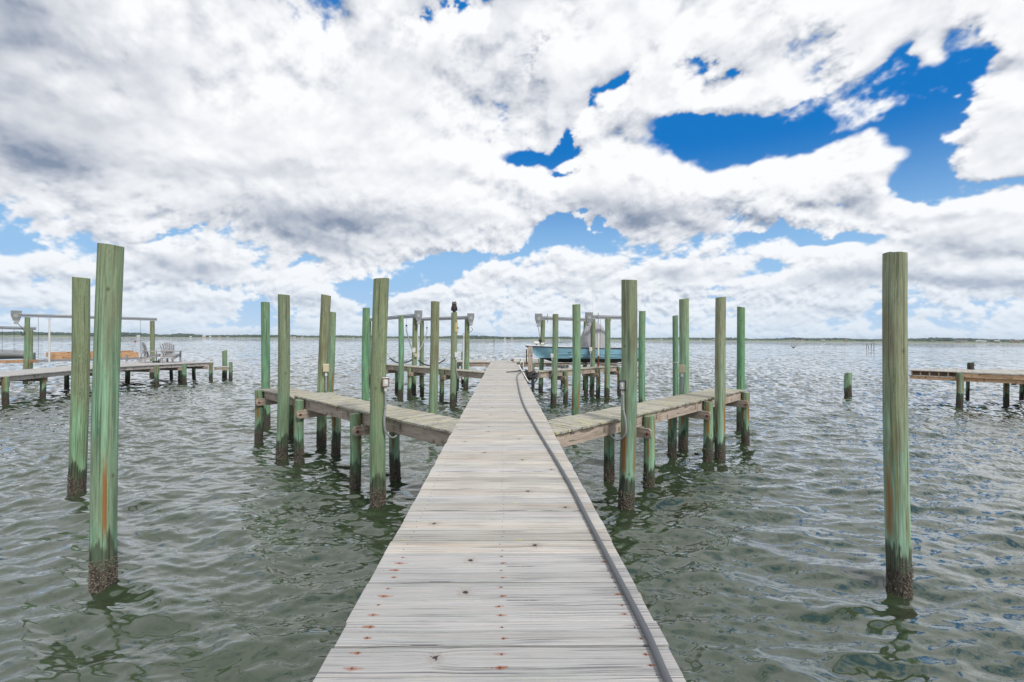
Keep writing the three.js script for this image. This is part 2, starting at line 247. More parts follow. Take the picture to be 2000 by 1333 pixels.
// brown-grey timber of stringers and beams; uv in metres
const [timMap, timBump] = textures(1024, 512, (x, y, o) => {
  const u = x / 1024, v = y / 512, wv = v + 0.03 * n2(u * 4, v * 8), g = n2(u * 8, wv * 64) * 0.5 + n2(u * 16 + 5, wv * 128) * 0.3, br = n2b(u * 4, v * 4) * 0.6 + n2b(u * 8 + 3, v * 16) * 0.4, b = 0.235 * (1 + 0.4 * g + 0.3 * br);
  o[0] = b * 1.14; o[1] = b * 0.91; o[2] = b * 0.73; o[3] = 0.6 + 0.4 * g;
  const cr = n2b(u * 8 + 2, wv * 64 + 5); if (cr > 0.55) mixc(o, 0.07, 0.05, 0.04, sstep(0.55, 0.8, cr) * 0.7);
  const st = n2(u * 16 + 9, v * 8 + 3); mixc(o, 0.13, 0.105, 0.06, sstep(0.35, 0.8, st) * 0.55);
  const kx = ((u * 4) % 1) - 0.5, ky = ((v * 2 + Math.floor(u * 4) * 0.37) % 1) - 0.5, kd = Math.hypot(kx * 0.25, ky * 0.13) / 0.016; if (kd < 1.3) mixc(o, 0.09, 0.055, 0.035, (1 - sstep(0.6, 1.3, kd)) * 0.8);
});
const timber = (r, g, b) => { const m = new THREE.MeshStandardMaterial({ map: timMap, bumpMap: timBump, bumpScale: 0.004, roughness: 0.88 }); m.color.setRGB(r, g, b); m.name = 'timber'; return m; };
timMap.repeat.set(0.5, 1); timBump.repeat.set(0.5, 1);
M.timber = timber(1.45, 1.50, 1.55); M.timberGrey = timber(1.5, 1.75, 2.1); M.chair = timber(1.35, 1.65, 2.1); M.timberNew = timber(2.6, 2.1, 1.6); M.timberDark = timber(0.62, 0.6, 0.55); M.timberOrange = timber(1.9, 1.42, 1.0);
// treated pilings: v = (height + 1) / 5.5 m, u once round
function pileTex(seed, P) {
  return textures(512, 2048, (x, y, o) => {
    const u = x / 512, h = y / 2048 * 5.5 - 1.0, S = seed * 17.3, cu = u * 32, wob = 0.35 * fbm2(u * 8 + S, h * 0.7 + S, 3);
    const per = (f, g, k) => n2((u * f) % f + S * 0 + 0.0 + k * 256, h * g + S + k * 7);   // f divides 256, so it closes round the pile
    const gr = n2b((u * 64 + wob * 4), h * 1.7 + S) * 0.5 + n2b(u * 128 + wob * 5, h * 3.1 + S) * 0.32 + n2(u * 32 + wob * 3, h * 6 + S) * 0.18;
    const big = per(4, 1.1, 1) * 0.6 + per(8, 2.3, 2) * 0.4, mid = per(16, 1.2, 3) * 0.6 + per(32, 2.6, 4) * 0.4;
    const sp = n2b(u * 128, h * 34) * 0.6 + n2(u * 64 + 3, h * 19) * 0.4;
    const top = P.top, mint = P.mint, deep = P.deep, swirl = n2(u * 32 + wob * 9, h * 4.5 + 3 * wob + S) * 0.5 + n2b(u * 128 + wob * 16, h * 9 + S) * 0.5, k = 1 + 0.42 * gr + 0.26 * swirl;
    const tw = sstep(P.lo, P.hi, h + 0.55 * big + 0.20 * mid);
    o[0] = mint[0] * k; o[1] = mint[1] * k; o[2] = mint[2] * k;
    mixc(o, deep[0] * k, deep[1] * k, deep[2] * k, sstep(-0.05, 0.5, mid + 0.5 * big + P.deepk));
    mixc(o, top[0] * k, top[1] * k, top[2] * k, tw * 0.93);
    mixc(o, 0.31, 0.33, 0.22, sstep(0.25, 0.65, sp + 0.30 * big) * (0.28 + 0.22 * tw));
    mixc(o, 0.15, 0.12, 0.07, sstep(0.25, 0.7, n2(u * 4 + 9, h * 1.7 + S) + 0.35 * sp) * 0.35);
    mixc(o, 0.085, 0.062, 0.03, sstep(0.45, 0.8, n2b(u * 16 + 31, h * 0.9 + S)) * 0.4);
    { const ck = n2b(u * 64 + wob * 3 + 11, h * 0.8 + S * 2); if (ck > 0.62) mixc(o, 0.05, 0.055, 0.03, sstep(0.62, 0.85, ck) * 0.7); }
    { const ky = h * 0.9 + S, kr = Math.floor(ky), kx = ((u * 2 + 0.37 * kr) % 1) - 0.5, kd = Math.hypot(kx * 0.5 / 0.035, (ky - kr - 0.5) / 0.9 / 0.040); if (kd < 1 && kr % 2 === 0) mixc(o, 0.06, 0.05, 0.025, (1 - kd) * 0.9); }
    o[3] = 0.55 + 0.34 * gr + 0.16 * swirl;
    if (P.rust) { const ru = sstep(0.12, 0.45, n2(u * 8 + 4, h * 0.35 + 5) * 0.75 + 0.3 * gr) * sstep(0.55, 0.8, h) * (1 - sstep(1.25, 1.75, h)); mixc(o, 0.24, 0.10, 0.022, ru * 0.9); }
    // algae, then mud and shell below the high-water mark, with ragged edges that run with the grain
    const edge = 0.55 + 0.14 * n2(u * 8 + S, 3) + 0.05 * n2b(u * 64, h * 0.8 + S) + 0.05 * n2b(u * 32, h * 9 + S) + 0.03 * n2(u * 128, h * 20), al = 1 - sstep(edge - 0.07, edge + 0.05, h);
    if (al > 0) {
      const a = n2(u * 32 + 8, h * 5 + S) * 0.6 + n2b(u * 64, h * 14) * 0.4; mixc(o, 0.030 + 0.025 * a, 0.028 + 0.024 * a, 0.018 + 0.012 * a, al * clamp(0.86 + 0.35 * gr, 0, 1));
      const e2 = 0.26 + 0.06 * n2(u * 16 + 2, S), bz = 1 - sstep(e2 - 0.03, e2 + 0.05, h); if (bz > 0) { const q = n2b(u * 128 + 5, h * 46) * 0.5 + n2(u * 64, h * 25) * 0.5; mixc(o, 0.050 + 0.055 * q, 0.042 + 0.045 * q, 0.032 + 0.037 * q, bz); o[3] = lerp(o[3], 0.6 + 0.4 * q, bz); }
    }
  });
}
const PILE = [
  { top: [0.180, 0.222, 0.128], mint: [0.190, 0.325, 0.205], deep: [0.095, 0.205, 0.128], lo: 1.9, hi: 4.3, deepk: -0.02, rust: true },    // green
  { top: [0.188, 0.212, 0.126], mint: [0.195, 0.320, 0.200], deep: [0.150, 0.235, 0.132], lo: 1.0, hi: 2.6, deepk: -0.1, rust: false },   // olive above, green below
  { top: [0.212, 0.228, 0.138], mint: [0.215, 0.345, 0.240], deep: [0.175, 0.205, 0.105], lo: 1.3, hi: 3.2, deepk: -0.05, rust: true },   // grey-olive
  { top: [0.150, 0.235, 0.135], mint: [0.145, 0.290, 0.170], deep: [0.085, 0.215, 0.120], lo: 2.2, hi: 4.6, deepk: 0.02, rust: false },   // darker green
];
const TINT = [[1.06, 1.04, 1.04], [1.10, 1.04, 1.02], [0.94, 1.0, 1.02], [1.18, 1.17, 1.20], [1.04, 1.10, 1.04]];    // no two posts were cut or bleached alike
const pileLooks = PILE.map((p, i) => { const [map, bumpMap] = pileTex(i + 1, p); return TINT.map((c) => { const m = new THREE.MeshStandardMaterial({ map, bumpMap, bumpScale: 0.010, roughness: 0.88 }); m.color.setRGB(...c); m.name = 'treated_piling'; return m; }); });
const tintR = rng(31); M.pile = new Proxy(pileLooks, { get: (t, k) => t[k][Math.floor(tintR() * TINT.length)] });
const plain = (r, g, b, rough = 0.6, metal = 0, more = {}) => { const m = new THREE.MeshPhysicalMaterial({ roughness: rough, metalness: metal, ...more }); m.color.setRGB(r, g, b); return m; };
const [scufMap, scufBump] = textures(512, 512, (x, y, o) => { const u = x / 512, v = y / 512, a = n2(u * 16, v * 16) * 0.5 + n2(u * 64, v * 64) * 0.3 + n2b(u * 128, v * 128) * 0.2, st = n2b(u * 64, v * 8), k = 0.90 + 0.16 * a - 0.10 * sstep(0.3, 0.8, st); o[0] = k; o[1] = k; o[2] = k * 0.99; o[3] = 0.5 + 0.4 * a; });
const scuffed = (r, g, b, rough, metal = 0) => { const m = plain(r, g, b, rough, metal, { map: scufMap, bumpMap: scufBump, bumpScale: 0.0015 }); return m; };
M.alu = scuffed(0.38, 0.39, 0.41, 0.45, 0.55); M.galv = scuffed(0.42, 0.43, 0.44, 0.55, 0.35); M.greybox = scuffed(0.27, 0.28, 0.29, 0.5, 0.25); M.pvc = scuffed(0.74, 0.74, 0.72, 0.45); M.conduit = scuffed(0.33, 0.34, 0.35, 0.55);
M.cream = scuffed(0.62, 0.55, 0.38, 0.6); M.black = plain(0.02, 0.02, 0.022, 0.5); M.rust = scuffed(0.17, 0.052, 0.02, 0.9); M.hose = scuffed(0.105, 0.112, 0.125, 0.42); M.hoseDark = scuffed(0.035, 0.037, 0.043, 0.6); M.strap = scuffed(0.55, 0.54, 0.5, 0.85); M.yellow = plain(0.62, 0.48, 0.18, 0.7);
M.shell = scuffed(0.17, 0.145, 0.115, 0.95);

// ------------------------------------------------------------------ the water: one sheet of real waves, finer near the pier
const WAVES = [];
{
  const r = rng(2024);
  for (let i = 0; i < 72; i++) {
    const f = i / 71, L = 1.75 * Math.pow(0.085, f) * (0.9 + 0.2 * r());            // 1.75 m down to 0.15 m
    const th = (r() + r() + r() - 1.5) * 0.95 + (i % 3 === 0 ? 0.45 : i % 3 === 1 ? -0.42 : 0), k = 2 * Math.PI / L;
    const amp = 0.0070 * Math.pow(L, 0.92) * (0.65 + 0.7 * r()) * (L > 1.1 ? 0.75 : 1.1);
    WAVES.push([k * Math.sin(th), k * Math.cos(th), amp, r() * 6.283, k, L]);
  }
}
function waveAt(x, z, cell, o) {             // height and slopes; waves too short for the local cell only tilt the facets
  let h = 0, hx = 0, hz = 0;
  const gust = 0.82 + 0.45 * n2(x * 0.06 + 3, z * 0.06) + 0.25 * n2b(x * 0.19, z * 0.19);
  const wx = x + 0.30 * n2(x * 0.33 + 9, z * 0.33), wz = z + 0.30 * n2b(x * 0.33, z * 0.33 + 5);
  for (const w of WAVES) {
    const q = w[5] / cell, full = w[2] * (w[5] < 1 ? gust : 1), a = full * clamp((q - 2.2) / 2, 0, 1);
    const p = w[0] * wx + w[1] * wz + w[3], s = Math.sin(p), c = Math.cos(p);
    h += a * (s + 0.20 * (2 * s * s - 1)); const d = (q < 4.2 ? lerp(full * 1.35, a, clamp((q - 2.2) / 2, 0, 1)) : a) * (c + 0.8 * s * c); hx += d * w[0]; hz += d * w[1];
  }
  o[0] = h; o[1] = hx; o[2] = hz;
}
{
  const pos = [], nor = [], uv = [], idx = [], o = [0, 0, 0];
  const rings = [0.6]; while (rings[rings.length - 1] < 7200) { const r = rings[rings.length - 1]; rings.push(r + clamp(r * 0.0058, 0.022, 9e9)); }
  const A0 = -82 * D2R, A1 = 82 * D2R, NA = 640;
  for (let i = 0; i < rings.length; i++) for (let j = 0; j <= NA; j++) {
    const a = A0 + (A1 - A0) * j / NA, r = rings[i], x = Math.sin(a) * r, z = -Math.cos(a) * r, cell = Math.max(r * 0.0058, r * (A1 - A0) / NA);
    waveAt(x, z, cell, o); pos.push(x, o[0], z); const l = Math.hypot(o[1], 1, o[2]); nor.push(-o[1] / l, 1 / l, -o[2] / l);
    uv.push((x + 1.3 * n2(x * 0.045, z * 0.045)) / 6, (z + 1.3 * n2b(x * 0.045 + 4, z * 0.045)) / 6);
    if (i && j) { const q = i * (NA + 1) + j, p = q - NA - 1; idx.push(p - 1, p, q - 1, p, q, q - 1); }
  }
  // the rest of the bay behind the camera, coarse
  const b0 = pos.length / 3, NB = 120, RB = [0.6, 2, 5, 10, 20, 40, 90, 250, 900, 7200];
  for (let i = 0; i < RB.length; i++) for (let j = 0; j <= NB; j++) { const a = A1 + (2 * Math.PI - (A1 - A0)) * j / NB, r = RB[i], x = Math.sin(a) * r, z = -Math.cos(a) * r; pos.push(x, 0, z); nor.push(0, 1, 0); uv.push(x / 6, z / 6); if (i && j) { const q = b0 + i * (NB + 1) + j, p = q - NB - 1; idx.push(p - 1, p, q - 1, p, q, q - 1); } }
  const g = new THREE.BufferGeometry(); g.setAttribute('position', new THREE.Float32BufferAttribute(pos, 3)); g.setAttribute('normal', new THREE.Float32BufferAttribute(nor, 3)); g.setAttribute('uv', new THREE.Float32BufferAttribute(uv, 2)); g.setIndex(idx);
  // ripples of 3 to 30 cm, tiling over 6 m
  const N = 1024, hgt = new Float32Array(N * N), r = rng(11), K = [];
  for (let i = 0; i < 46; i++) { const n = Math.round(20 * Math.pow(5.2, i / 45)), th = (r() + r() - 1) * 1.5, kx = Math.round(n * Math.sin(th)), ky = Math.round(n * Math.cos(th)); K.push([kx, ky, Math.pow(Math.hypot(kx, ky), -1.22), r() * 6.283]); }
  const SN = new Float32Array(4096); for (let i = 0; i < 4096; i++) SN[i] = Math.sin(i / 4096 * 2 * Math.PI);
  for (const [kx, ky, a, ph] of K) { const p0 = Math.round(ph / 6.2832 * 4096); for (let y = 0; y < N; y++) for (let x = 0; x < N; x++) { const s = SN[(kx * x * 4 + ky * y * 4 + p0) & 4095]; hgt[y * N + x] += a * (s + 0.25 * s * s); } }
  let lo = 9, hi = -9; for (const v of hgt) { if (v < lo) lo = v; if (v > hi) hi = v; }
  const d = new Float32Array(N * N * 4); for (let i = 0; i < N * N; i++) { const gx = n2((i % N) / N * 8, Math.floor(i / N) / N * 8), v = 0.5 + ((hgt[i] - lo) / (hi - lo) - 0.5) * (0.72 + 0.5 * gx); d[i * 4] = d[i * 4 + 1] = d[i * 4 + 2] = v; d[i * 4 + 3] = 1; }
  const t = new THREE.DataTexture(d, N, N, THREE.RGBAFormat, THREE.FloatType); t.wrapS = t.wrapT = THREE.RepeatWrapping; t.magFilter = THREE.LinearFilter; t.needsUpdate = true;
  const m = new THREE.MeshPhysicalMaterial({ roughness: 0.05, clearcoat: 1, clearcoatRoughness: 0.03, ior: 1.5, bumpMap: t, bumpScale: 0.018 }); m.color.setRGB(0.030, 0.047, 0.023); m.name = 'bay_water';
  structure('water', g, m);
}

// ------------------------------------------------------------------ pilings
const PR = rng(404);
function pileGeo(lean, top, d, tilt = 0.012, nr = 26, ny = 18, bottom = -0.9) {   // stands on the origin at water level, top centre at (lean.x, top, lean.z)
  const pos = [], uv = [], idx = [], r0 = d / 2, ph = PR() * 50, uo = PR(), oval = 0.03 * PR(), tx = (PR() - 0.5) * 2 * tilt, tz = (PR() - 0.5) * tilt;
  for (let j = 0; j <= ny; j++) for (let i = 0; i <= nr; i++) {
    const f = j / ny; let y = lerp(bottom, top, f); const a = i / nr * 2 * Math.PI, ii = i % nr, c = Math.cos(a), s = Math.sin(a);
    const r = r0 * (1.02 - 0.035 * f + 0.018 * n2(ii * 0.9 + ph, y * 1.1) + 0.012 * n2b(ii * 2.2 + ph, y * 0.5) + oval * Math.cos(2 * a));
    const k = y / top, bow = Math.sin(Math.max(0, k) * Math.PI) * d * 0.10 * Math.sin(ph * 3.1), x = lean[0] * k + bow + c * r, z = lean[1] * k + s * r; if (j === ny) y += (tx * c + tz * s) * d * 8 + 0.004 * n2(ii * 1.7, ph);
    pos.push(x, y, z); uv.push(i / nr + uo, (y + 1) / 5.5); if (j && i) { const q = j * (nr + 1) + i, p = q - nr - 1; idx.push(p - 1, q - 1, p, p, q - 1, q); }
  }
  const side = new THREE.BufferGeometry(); side.setAttribute('position', new THREE.Float32BufferAttribute(pos, 3)); side.setAttribute('uv', new THREE.Float32BufferAttribute(uv, 2)); side.setIndex(idx); side.computeVertexNormals();
  const nn = side.attributes.normal; for (let j = 0; j <= ny; j++) { const a = j * (nr + 1), b = a + nr, v = V(nn.getX(a) + nn.getX(b), nn.getY(a) + nn.getY(b), nn.getZ(a) + nn.getZ(b)).normalize(); nn.setXYZ(a, v.x, v.y, v.z); nn.setXYZ(b, v.x, v.y, v.z); }
  // sawn top with a slightly worn rim
  const cp = [], cu = [], ci = [], k0 = ny * (nr + 1); cp.push(lean[0], top + 0.006, lean[1]); cu.push(0.5, 0.94);
  for (let i = 0; i < nr; i++) { const q = (k0 + i) * 3; cp.push(pos[q], pos[q + 1], pos[q + 2]); cu.push(0.5 + 0.12 * Math.cos(i / nr * 6.283), 0.94 + 0.02 * Math.sin(i / nr * 6.283)); ci.push(0, 1 + (i + 1) % nr, 1 + i); }
  const cap = new THREE.BufferGeometry(); cap.setAttribute('position', new THREE.Float32BufferAttribute(cp, 3)); cap.setAttribute('uv', new THREE.Float32BufferAttribute(cu, 2)); cap.setIndex(ci); cap.computeVertexNormals();
  return merge([side, cap]);
}
function barnacles(d, n, seed) {
  const r = rng(seed), gs = [];
  for (let i = 0; i < n; i++) {
    const a = r() * 6.283, y = -0.10 + 0.46 * Math.pow(r(), 1.15), s = 0.006 + 0.012 * Math.pow(r(), 1.6), g = new THREE.CylinderGeometry(s * 0.45, s, s * 1.5, 5, 1, false); g.rotateZ(-Math.PI / 2 + (r() - 0.5) * 0.9); g.rotateX((r() - 0.5) * 0.9); g.translate(d / 2 * 1.0, 0, 0); g.rotateY(a); g.translate(0, y, 0); gs.push(g);
  }
  return merge(gs);
}
const seenAt = (x, z) => Math.cos(Math.atan2(Math.abs(x), Math.abs(z)));   // true width of a round post measured across a wide-angle picture
function piling(name, label, kind, [x, z, tx, ty, w], shells = 0, group, tilt) {
  const d = w * seenAt(x, z);
  const t = thing(name, label, 'piling', [x, 0, z], 0, group);
  part('post', pileGeo([tx - x, 0], ty, d, tilt), M.pile[kind], t);
  if (shells) { const b = part('barnacles', barnacles(d, shells, Math.round(Math.abs(x * 100 + z * 31))), M.shell, t); b.userData.kind = 'stuff'; }
  return t;
}
const G1 = 'pilings in the water round the pier';
piling('mooring_piling', 'thickest bright green piling at left, rust streak above its barnacle collar', 0, [-4.79, -5.61, -4.71, 4.09, 0.327], 900, G1, 0.008);
piling('mooring_piling', 'olive-green piling half hidden behind the thick rust-streaked one at left', 1, [-8.18, -8.99, -8.11, 4.12, 0.355], 600, G1);
piling('mooring_piling', 'single thick piling standing alone in the water at right, olive above mint green', 2, [4.80, -5.46, 4.70, 4.06, 0.318], 350, G1, 0.008);
piling('mooring_piling', 'dark green piling just behind the outer end of the near left finger pier', 3, [-7.99, -15.66, -8.03, 4.18, 0.30], 0, G1);
piling('mooring_piling', 'tall piling in front of the near left finger pier, second from its outer end', 1, [-5.53, -11.62, -5.50, 4.07, 0.30], 420, G1);
piling('mooring_piling', 'tall olive piling behind the near left finger pier, carrying a tan outlet box', 1, [-5.05, -12.90, -4.94, 4.18, 0.275], 300, G1);
piling('mooring_piling', 'shorter-looking green piling peeking out behind the one with the tan outlet box', 0, [-7.50, -20.0, -7.37, 4.11, 0.28], 0, G1);
piling('mooring_piling', 'tall olive piling with the white switch box, in front of the near left finger pier', 1, [-2.23, -8.27, -2.19, 4.06, 0.275], 800, G1);
piling('mooring_piling', 'bright green piling left of the one with the white switch box, behind the finger pier', 3, [-5.19, -17.49, -5.19, 4.13, 0.27], 0, G1);
piling('mooring_piling', 'bright green piling in front of the far left finger pier, left of the hanging slings', 3, [-5.18, -23.33, -5.18, 4.14, 0.27], 0, G1);
piling('mooring_piling', 'tall piling rising behind the near left finger pier, right of the slings', 1, [-2.22, -14.49, -2.15, 4.15, 0.27], 0, G1);
piling('mooring_piling', 'piling that carries the owl decoy on its top', 1, [-2.25, -20.59, -2.21, 4.16, 0.273], 0, G1);
piling('mooring_piling', 'short stub piling behind the white pipe at the pier head', 0, [-2.78, -31.35, -2.78, 2.10, 0.17], 0, G1);
piling('mooring_piling', 'tall piling with the black-framed switch box and rust stain, right of the walkway', 2, [2.18, -8.06, 2.20, 4.05, 0.275], 800, G1);
piling('mooring_piling', 'green piling just right of the blue boat, behind the near right finger pier', 3, [5.56, -18.31, 5.54, 4.15, 0.275], 0, G1);
piling('mooring_piling', 'slender green piling with a tied cord, beside the one with the right tan outlet box', 3, [7.26, -19.23, 7.21, 4.03, 0.25], 0, G1);
piling('mooring_piling', 'green piling behind the near right finger pier, carrying a tan outlet box', 0, [4.98, -12.62, 4.97, 4.14, 0.275], 300, G1);
piling('mooring_piling', 'grey-brown lichened piling in front of the near right finger pier, near its outer end', 2, [5.47, -11.48, 5.45, 4.08, 0.27], 420, G1);
piling('mooring_piling', 'dark green piling behind the outer end of the near right finger pier', 3, [7.97, -15.29, 7.95, 4.12, 0.28], 0, G1);
piling('mooring_piling', 'green piling in front of the boat bow, with a small white outlet on it', 0, [2.30, -21.04, 2.37, 4.15, 0.275], 0, G1);
piling('mooring_piling', 'tall green piling in front of the blue boat, third to the right of the walkway', 0, [2.35, -14.95, 2.36, 4.14, 0.27], 0, G1);
piling('mooring_piling', 'green piling in front of the grey boat cover', 0, [5.26, -23.29, 5.28, 4.09, 0.28], 0, G1);
piling('mooring_piling', 'lone low stub piling in open water, left of the neighbouring right pier', 1, [18.91, -24.88, 18.90, 1.26, 0.44], 0, G1);

// ------------------------------------------------------------------ the walkway: boards laid across, nailed in three rows
const planksGeo = [];
function plankGeo(strip, w, L, th, u0, u1, flip, atlas = STRIPS, sh = SH / 2048) {       // lies along x, width along z, top at y = 0
  const g = new THREE.BoxGeometry(L, th, w, 1, 1, 1), b = 0.0035, p = g.attributes.position, uv = g.attributes.uv, n = g.attributes.normal;
  for (let i = 0; i < p.count; i++) {
    if (n.getY(i) > 0.5) { p.setX(i, p.getX(i) - Math.sign(p.getX(i)) * b); p.setZ(i, p.getZ(i) - Math.sign(p.getZ(i)) * b); }
    else if (p.getY(i) > 0) p.setY(i, p.getY(i) - b);
  }
  // chamfers between the top and the sides
  const y0 = th / 2, y1 = th / 2 - b, X = L / 2, Z = w / 2, q = [], uu = [];
  const quad = (a, c, d, e) => { q.push(...a, ...c, ...d, ...a, ...d, ...e); for (const v of [a, c, d, a, d, e]) uu.push(v[0] / L + 0.5, 0); };
  quad([-X + b, y0, Z - b], [-X, y1, Z], [X, y1, Z], [X - b, y0, Z - b]); quad([X - b, y0, -Z + b], [X, y1, -Z], [-X, y1, -Z], [-X + b, y0, -Z + b]);
  quad([X - b, y0, Z - b], [X, y1, Z], [X, y1, -Z], [X - b, y0, -Z + b]); quad([-X + b, y0, -Z + b], [-X, y1, -Z], [-X, y1, Z], [-X + b, y0, Z - b]);
  const ch = new THREE.BufferGeometry(); ch.setAttribute('position', new THREE.Float32BufferAttribute(q, 3)); ch.setAttribute('uv', new THREE.Float32BufferAttribute(uu, 2)); ch.computeVertexNormals();
  const m = merge([g, ch]), P = m.attributes.position, U = m.attributes.uv, v0 = strip * sh;
  for (let i = 0; i < P.count; i++) { let fx = P.getX(i) / L + 0.5, fz = P.getZ(i) / w + 0.5; if (flip) { fx = 1 - fx; fz = 1 - fz; } const dy = (th / 2 - P.getY(i)) / 0.19; U.setXY(i, lerp(u0, u1, fx), v0 + sh * clamp(0.03 + 0.94 * (fz > 0.5 ? fz - dy : fz + dy), 0.03, 0.97)); }
  m.translate(0, -th / 2, 0); return m;
}
const DECK = 1.55;
{
  const walk = thing('boardwalk_pier', 'long grey weathered plank walkway running straight out over the water', 'pier', [0, 0, 0]);
  const bw = 0.1838, variants = [];
  for (let s = 0; s < STRIPS; s++) for (const f of [0, 1]) variants.push(plankGeo(s, bw - 0.002, 1.585, 0.038, 0.002, 0.998, f));
  const r = rng(515); let z = 2.2, i = 0, last = -1;
  // the gaps that read from the camera come every third board near by, then at odd places
  while (z > -28.5) {
    const near = z > -2.98, k = (() => { let a; do { a = near ? Math.floor(r() * 5) : 5 + Math.floor(r() * 5); } while (a === last); return a; })(); last = k;
    const strip = (z < -2.98 && z > -3.2) ? 5 : k, m = part('plank', variants[strip * 2 + (r() < 0.5 ? 0 : 1)], M.plank[near ? [0, 2, 0, 2][Math.floor(r() * 4)] : Math.floor(r() * 6)], walk); last = strip;
    const gap = i % 3 === 1 ? 0.015 : r() < 0.3 && !near ? 0.009 : z < -5 ? 0.005 : 0.002;
    m.position.set((r() - 0.5) * 0.014, DECK - (z < -9 ? r() * 0.006 : r() * 0.0025), z - bw / 2); m.rotation.set((r() - 0.5) * 0.004, (r() - 0.5) * 0.002, (r() - 0.5) * 0.002); z -= bw + gap; i++;
  }
  for (const x of [-0.70, 0, 0.70]) part('stringer', bar([x, DECK - 0.16, 2.2], [x, DECK - 0.16, -28.5], 0.05, 0.235), M.timber, walk);
  for (let zz = -0.05; zz > -28; zz -= 2.92) {
    for (const s of [-1, 1]) { const m = part('piling', pileGeo([0, 0], 1.40, 0.22, 0.01, 16, 8), M.pile[s > 0 ? 0 : 1], walk); m.position.set(s * 0.76, 0, zz); }
    part('cross_beam', bar([-0.95, DECK - 0.40, zz - 0.15], [0.95, DECK - 0.40, zz - 0.15], 0.06, 0.22), M.timber, walk);
  }
}
// ------------------------------------------------------------------ the four finger piers, at 45 degrees to the walkway
function clippedBeam(L, w, h, c) {            // beam with its lower and upper corners clipped at the ends; lies along x
  const s = new THREE.Shape(), X = L / 2, Y = h / 2; s.moveTo(-X, -Y + c); s.lineTo(-X + c, -Y); s.lineTo(X - c, -Y); s.lineTo(X, -Y + c); s.lineTo(X, Y - c); s.lineTo(X - c, Y); s.lineTo(-X + c, Y); s.lineTo(-X, Y - c); s.closePath();
  const g = new THREE.ExtrudeGeometry(s, { depth: w, bevelEnabled: true, bevelThickness: 0.004, bevelSize: 0.004, bevelSegments: 1 }); g.translate(0, 0, -w / 2); return g;
}
function finger(side, label, x0, z0, len, wid, bents, opt = {}) {
  // local frame: +x out along the finger, -z towards its back edge... built in world metres from the corner where its front edge meets the walkway
  const t = thing('finger_pier', label, 'pier', [side * x0, 0, z0], 0, 'finger piers branching from the walkway');
  const e = V(side * Math.SQRT1_2, 0, -Math.SQRT1_2), n = V(-side * Math.SQRT1_2, 0, -Math.SQRT1_2), P = (s, y, w) => [e.x * s + n.x * w, y, e.z * s + n.z * w];
  const r = rng(600 + Math.round(z0 * 10) + side), bw = opt.bw ?? 0.138, yaw = Math.atan2(-n.z, n.x);
  const full = []; for (let k = 0; k < 8; k++) for (const f of [0, 1]) full.push(plankGeo(k, bw - 0.004, wid, 0.036, 0.02 + 0.1 * (k % 3), 0.62 + 0.1 * (k % 3), f, 8, 1 / 8));
  for (let s = bw * 0.6; s < len; s += bw + 0.002 + (r() < 0.12 ? 0.008 : 0)) {
    const L = Math.min(wid, s + bw * 0.3), k = Math.floor(r() * 16), ex = opt.ragged && s > opt.ragged[0] && s < opt.ragged[1] ? 0.12 + 0.18 * r() : 0;
    const g = L < wid - 0.001 ? plankGeo(k >> 1, bw - 0.004, L, 0.036, 0.1, 0.1 + 0.6 * L / wid, k & 1, 8, 1 / 8) : ex ? plankGeo(k >> 1, bw - 0.004, wid + ex, 0.036, 0.02, 0.86, k & 1, 8, 1 / 8) : full[k];
    const m = part('plank', g, M.moss[r() < (opt.greyFrom && s > opt.greyFrom[0] && s < opt.greyFrom[1] ? 0.1 : 0.7) ? 0 : 1], t), j = (r() - 0.5) * 0.03, p = P(s, DECK + (opt.dip && s > opt.dip ? -0.05 : 0) - r() * 0.006, (L + ex) / 2 + j);
    m.position.set(...p); m.rotation.set(0, yaw + (r() - 0.5) * 0.014, (r() - 0.5) * 0.006);
  }
  const sy = DECK - 0.036 - 0.12 - 0.012;
  part('stringer', bar(P(0.02, sy, 0.075), P(len - 0.02, sy - (opt.dip ? 0.02 : 0), 0.075), 0.045, 0.235), M.timber, t); part('stringer', bar(P(wid + 0.02, sy, wid - 0.07), P(len - 0.02, sy, wid - 0.07), 0.045, 0.235), M.timber, t); part('stringer', bar(P(wid / 2 + 0.05, sy, wid / 2), P(len - 0.02, sy, wid / 2), 0.045, 0.235), M.timber, t);
  for (const s of bents) {
    for (const w of [-0.065, wid + 0.03]) { const m = part('piling', pileGeo([0, 0], w < 0 ? 1.485 : 1.46, 0.22, 0.01, 18, 12), M.pile[r() < 0.5 ? 0 : 2], t), p = P(s, 0, w); m.position.set(...p); if (opt.shells) { const b = part('barnacles', barnacles(0.22, 260, Math.round(s * 77 + 9 + side)), M.shell, m); b.userData.kind = 'stuff'; } }
    const c = part('cross_beam', clippedBeam(wid + 0.34, 0.055, 0.19, 0.045), M.timber, t), p = P(s - 0.15, sy - 0.222, wid / 2 - 0.02); c.position.set(...p); c.rotation.y = yaw;
    const b = part('bolt', (() => { const g = merge([new THREE.CylinderGeometry(0.030, 0.030, 0.008, 14), new THREE.CylinderGeometry(0.016, 0.016, 0.03, 6)]); g.rotateX(Math.PI / 2); return g; })(), M.rust, c); b.position.set(-(wid + 0.34) / 2 + 0.075, -0.005, side > 0 ? -0.036 : 0.036); if (side > 0) b.position.z = -0.036;
    const b2 = part('bolt', b.geometry, M.rust, c); b2.position.set(b.position.x, b.position.y, -b.position.z);
  }
  return t;
}
finger(-1, 'near left finger pier with mossy boards and rust-bolted cross beams', 0.79, -7.20, 8.85, 0.82, [3.0, 5.8, 8.72], { shells: true, ragged: [6.1, 6.9], dip: 6.3 });
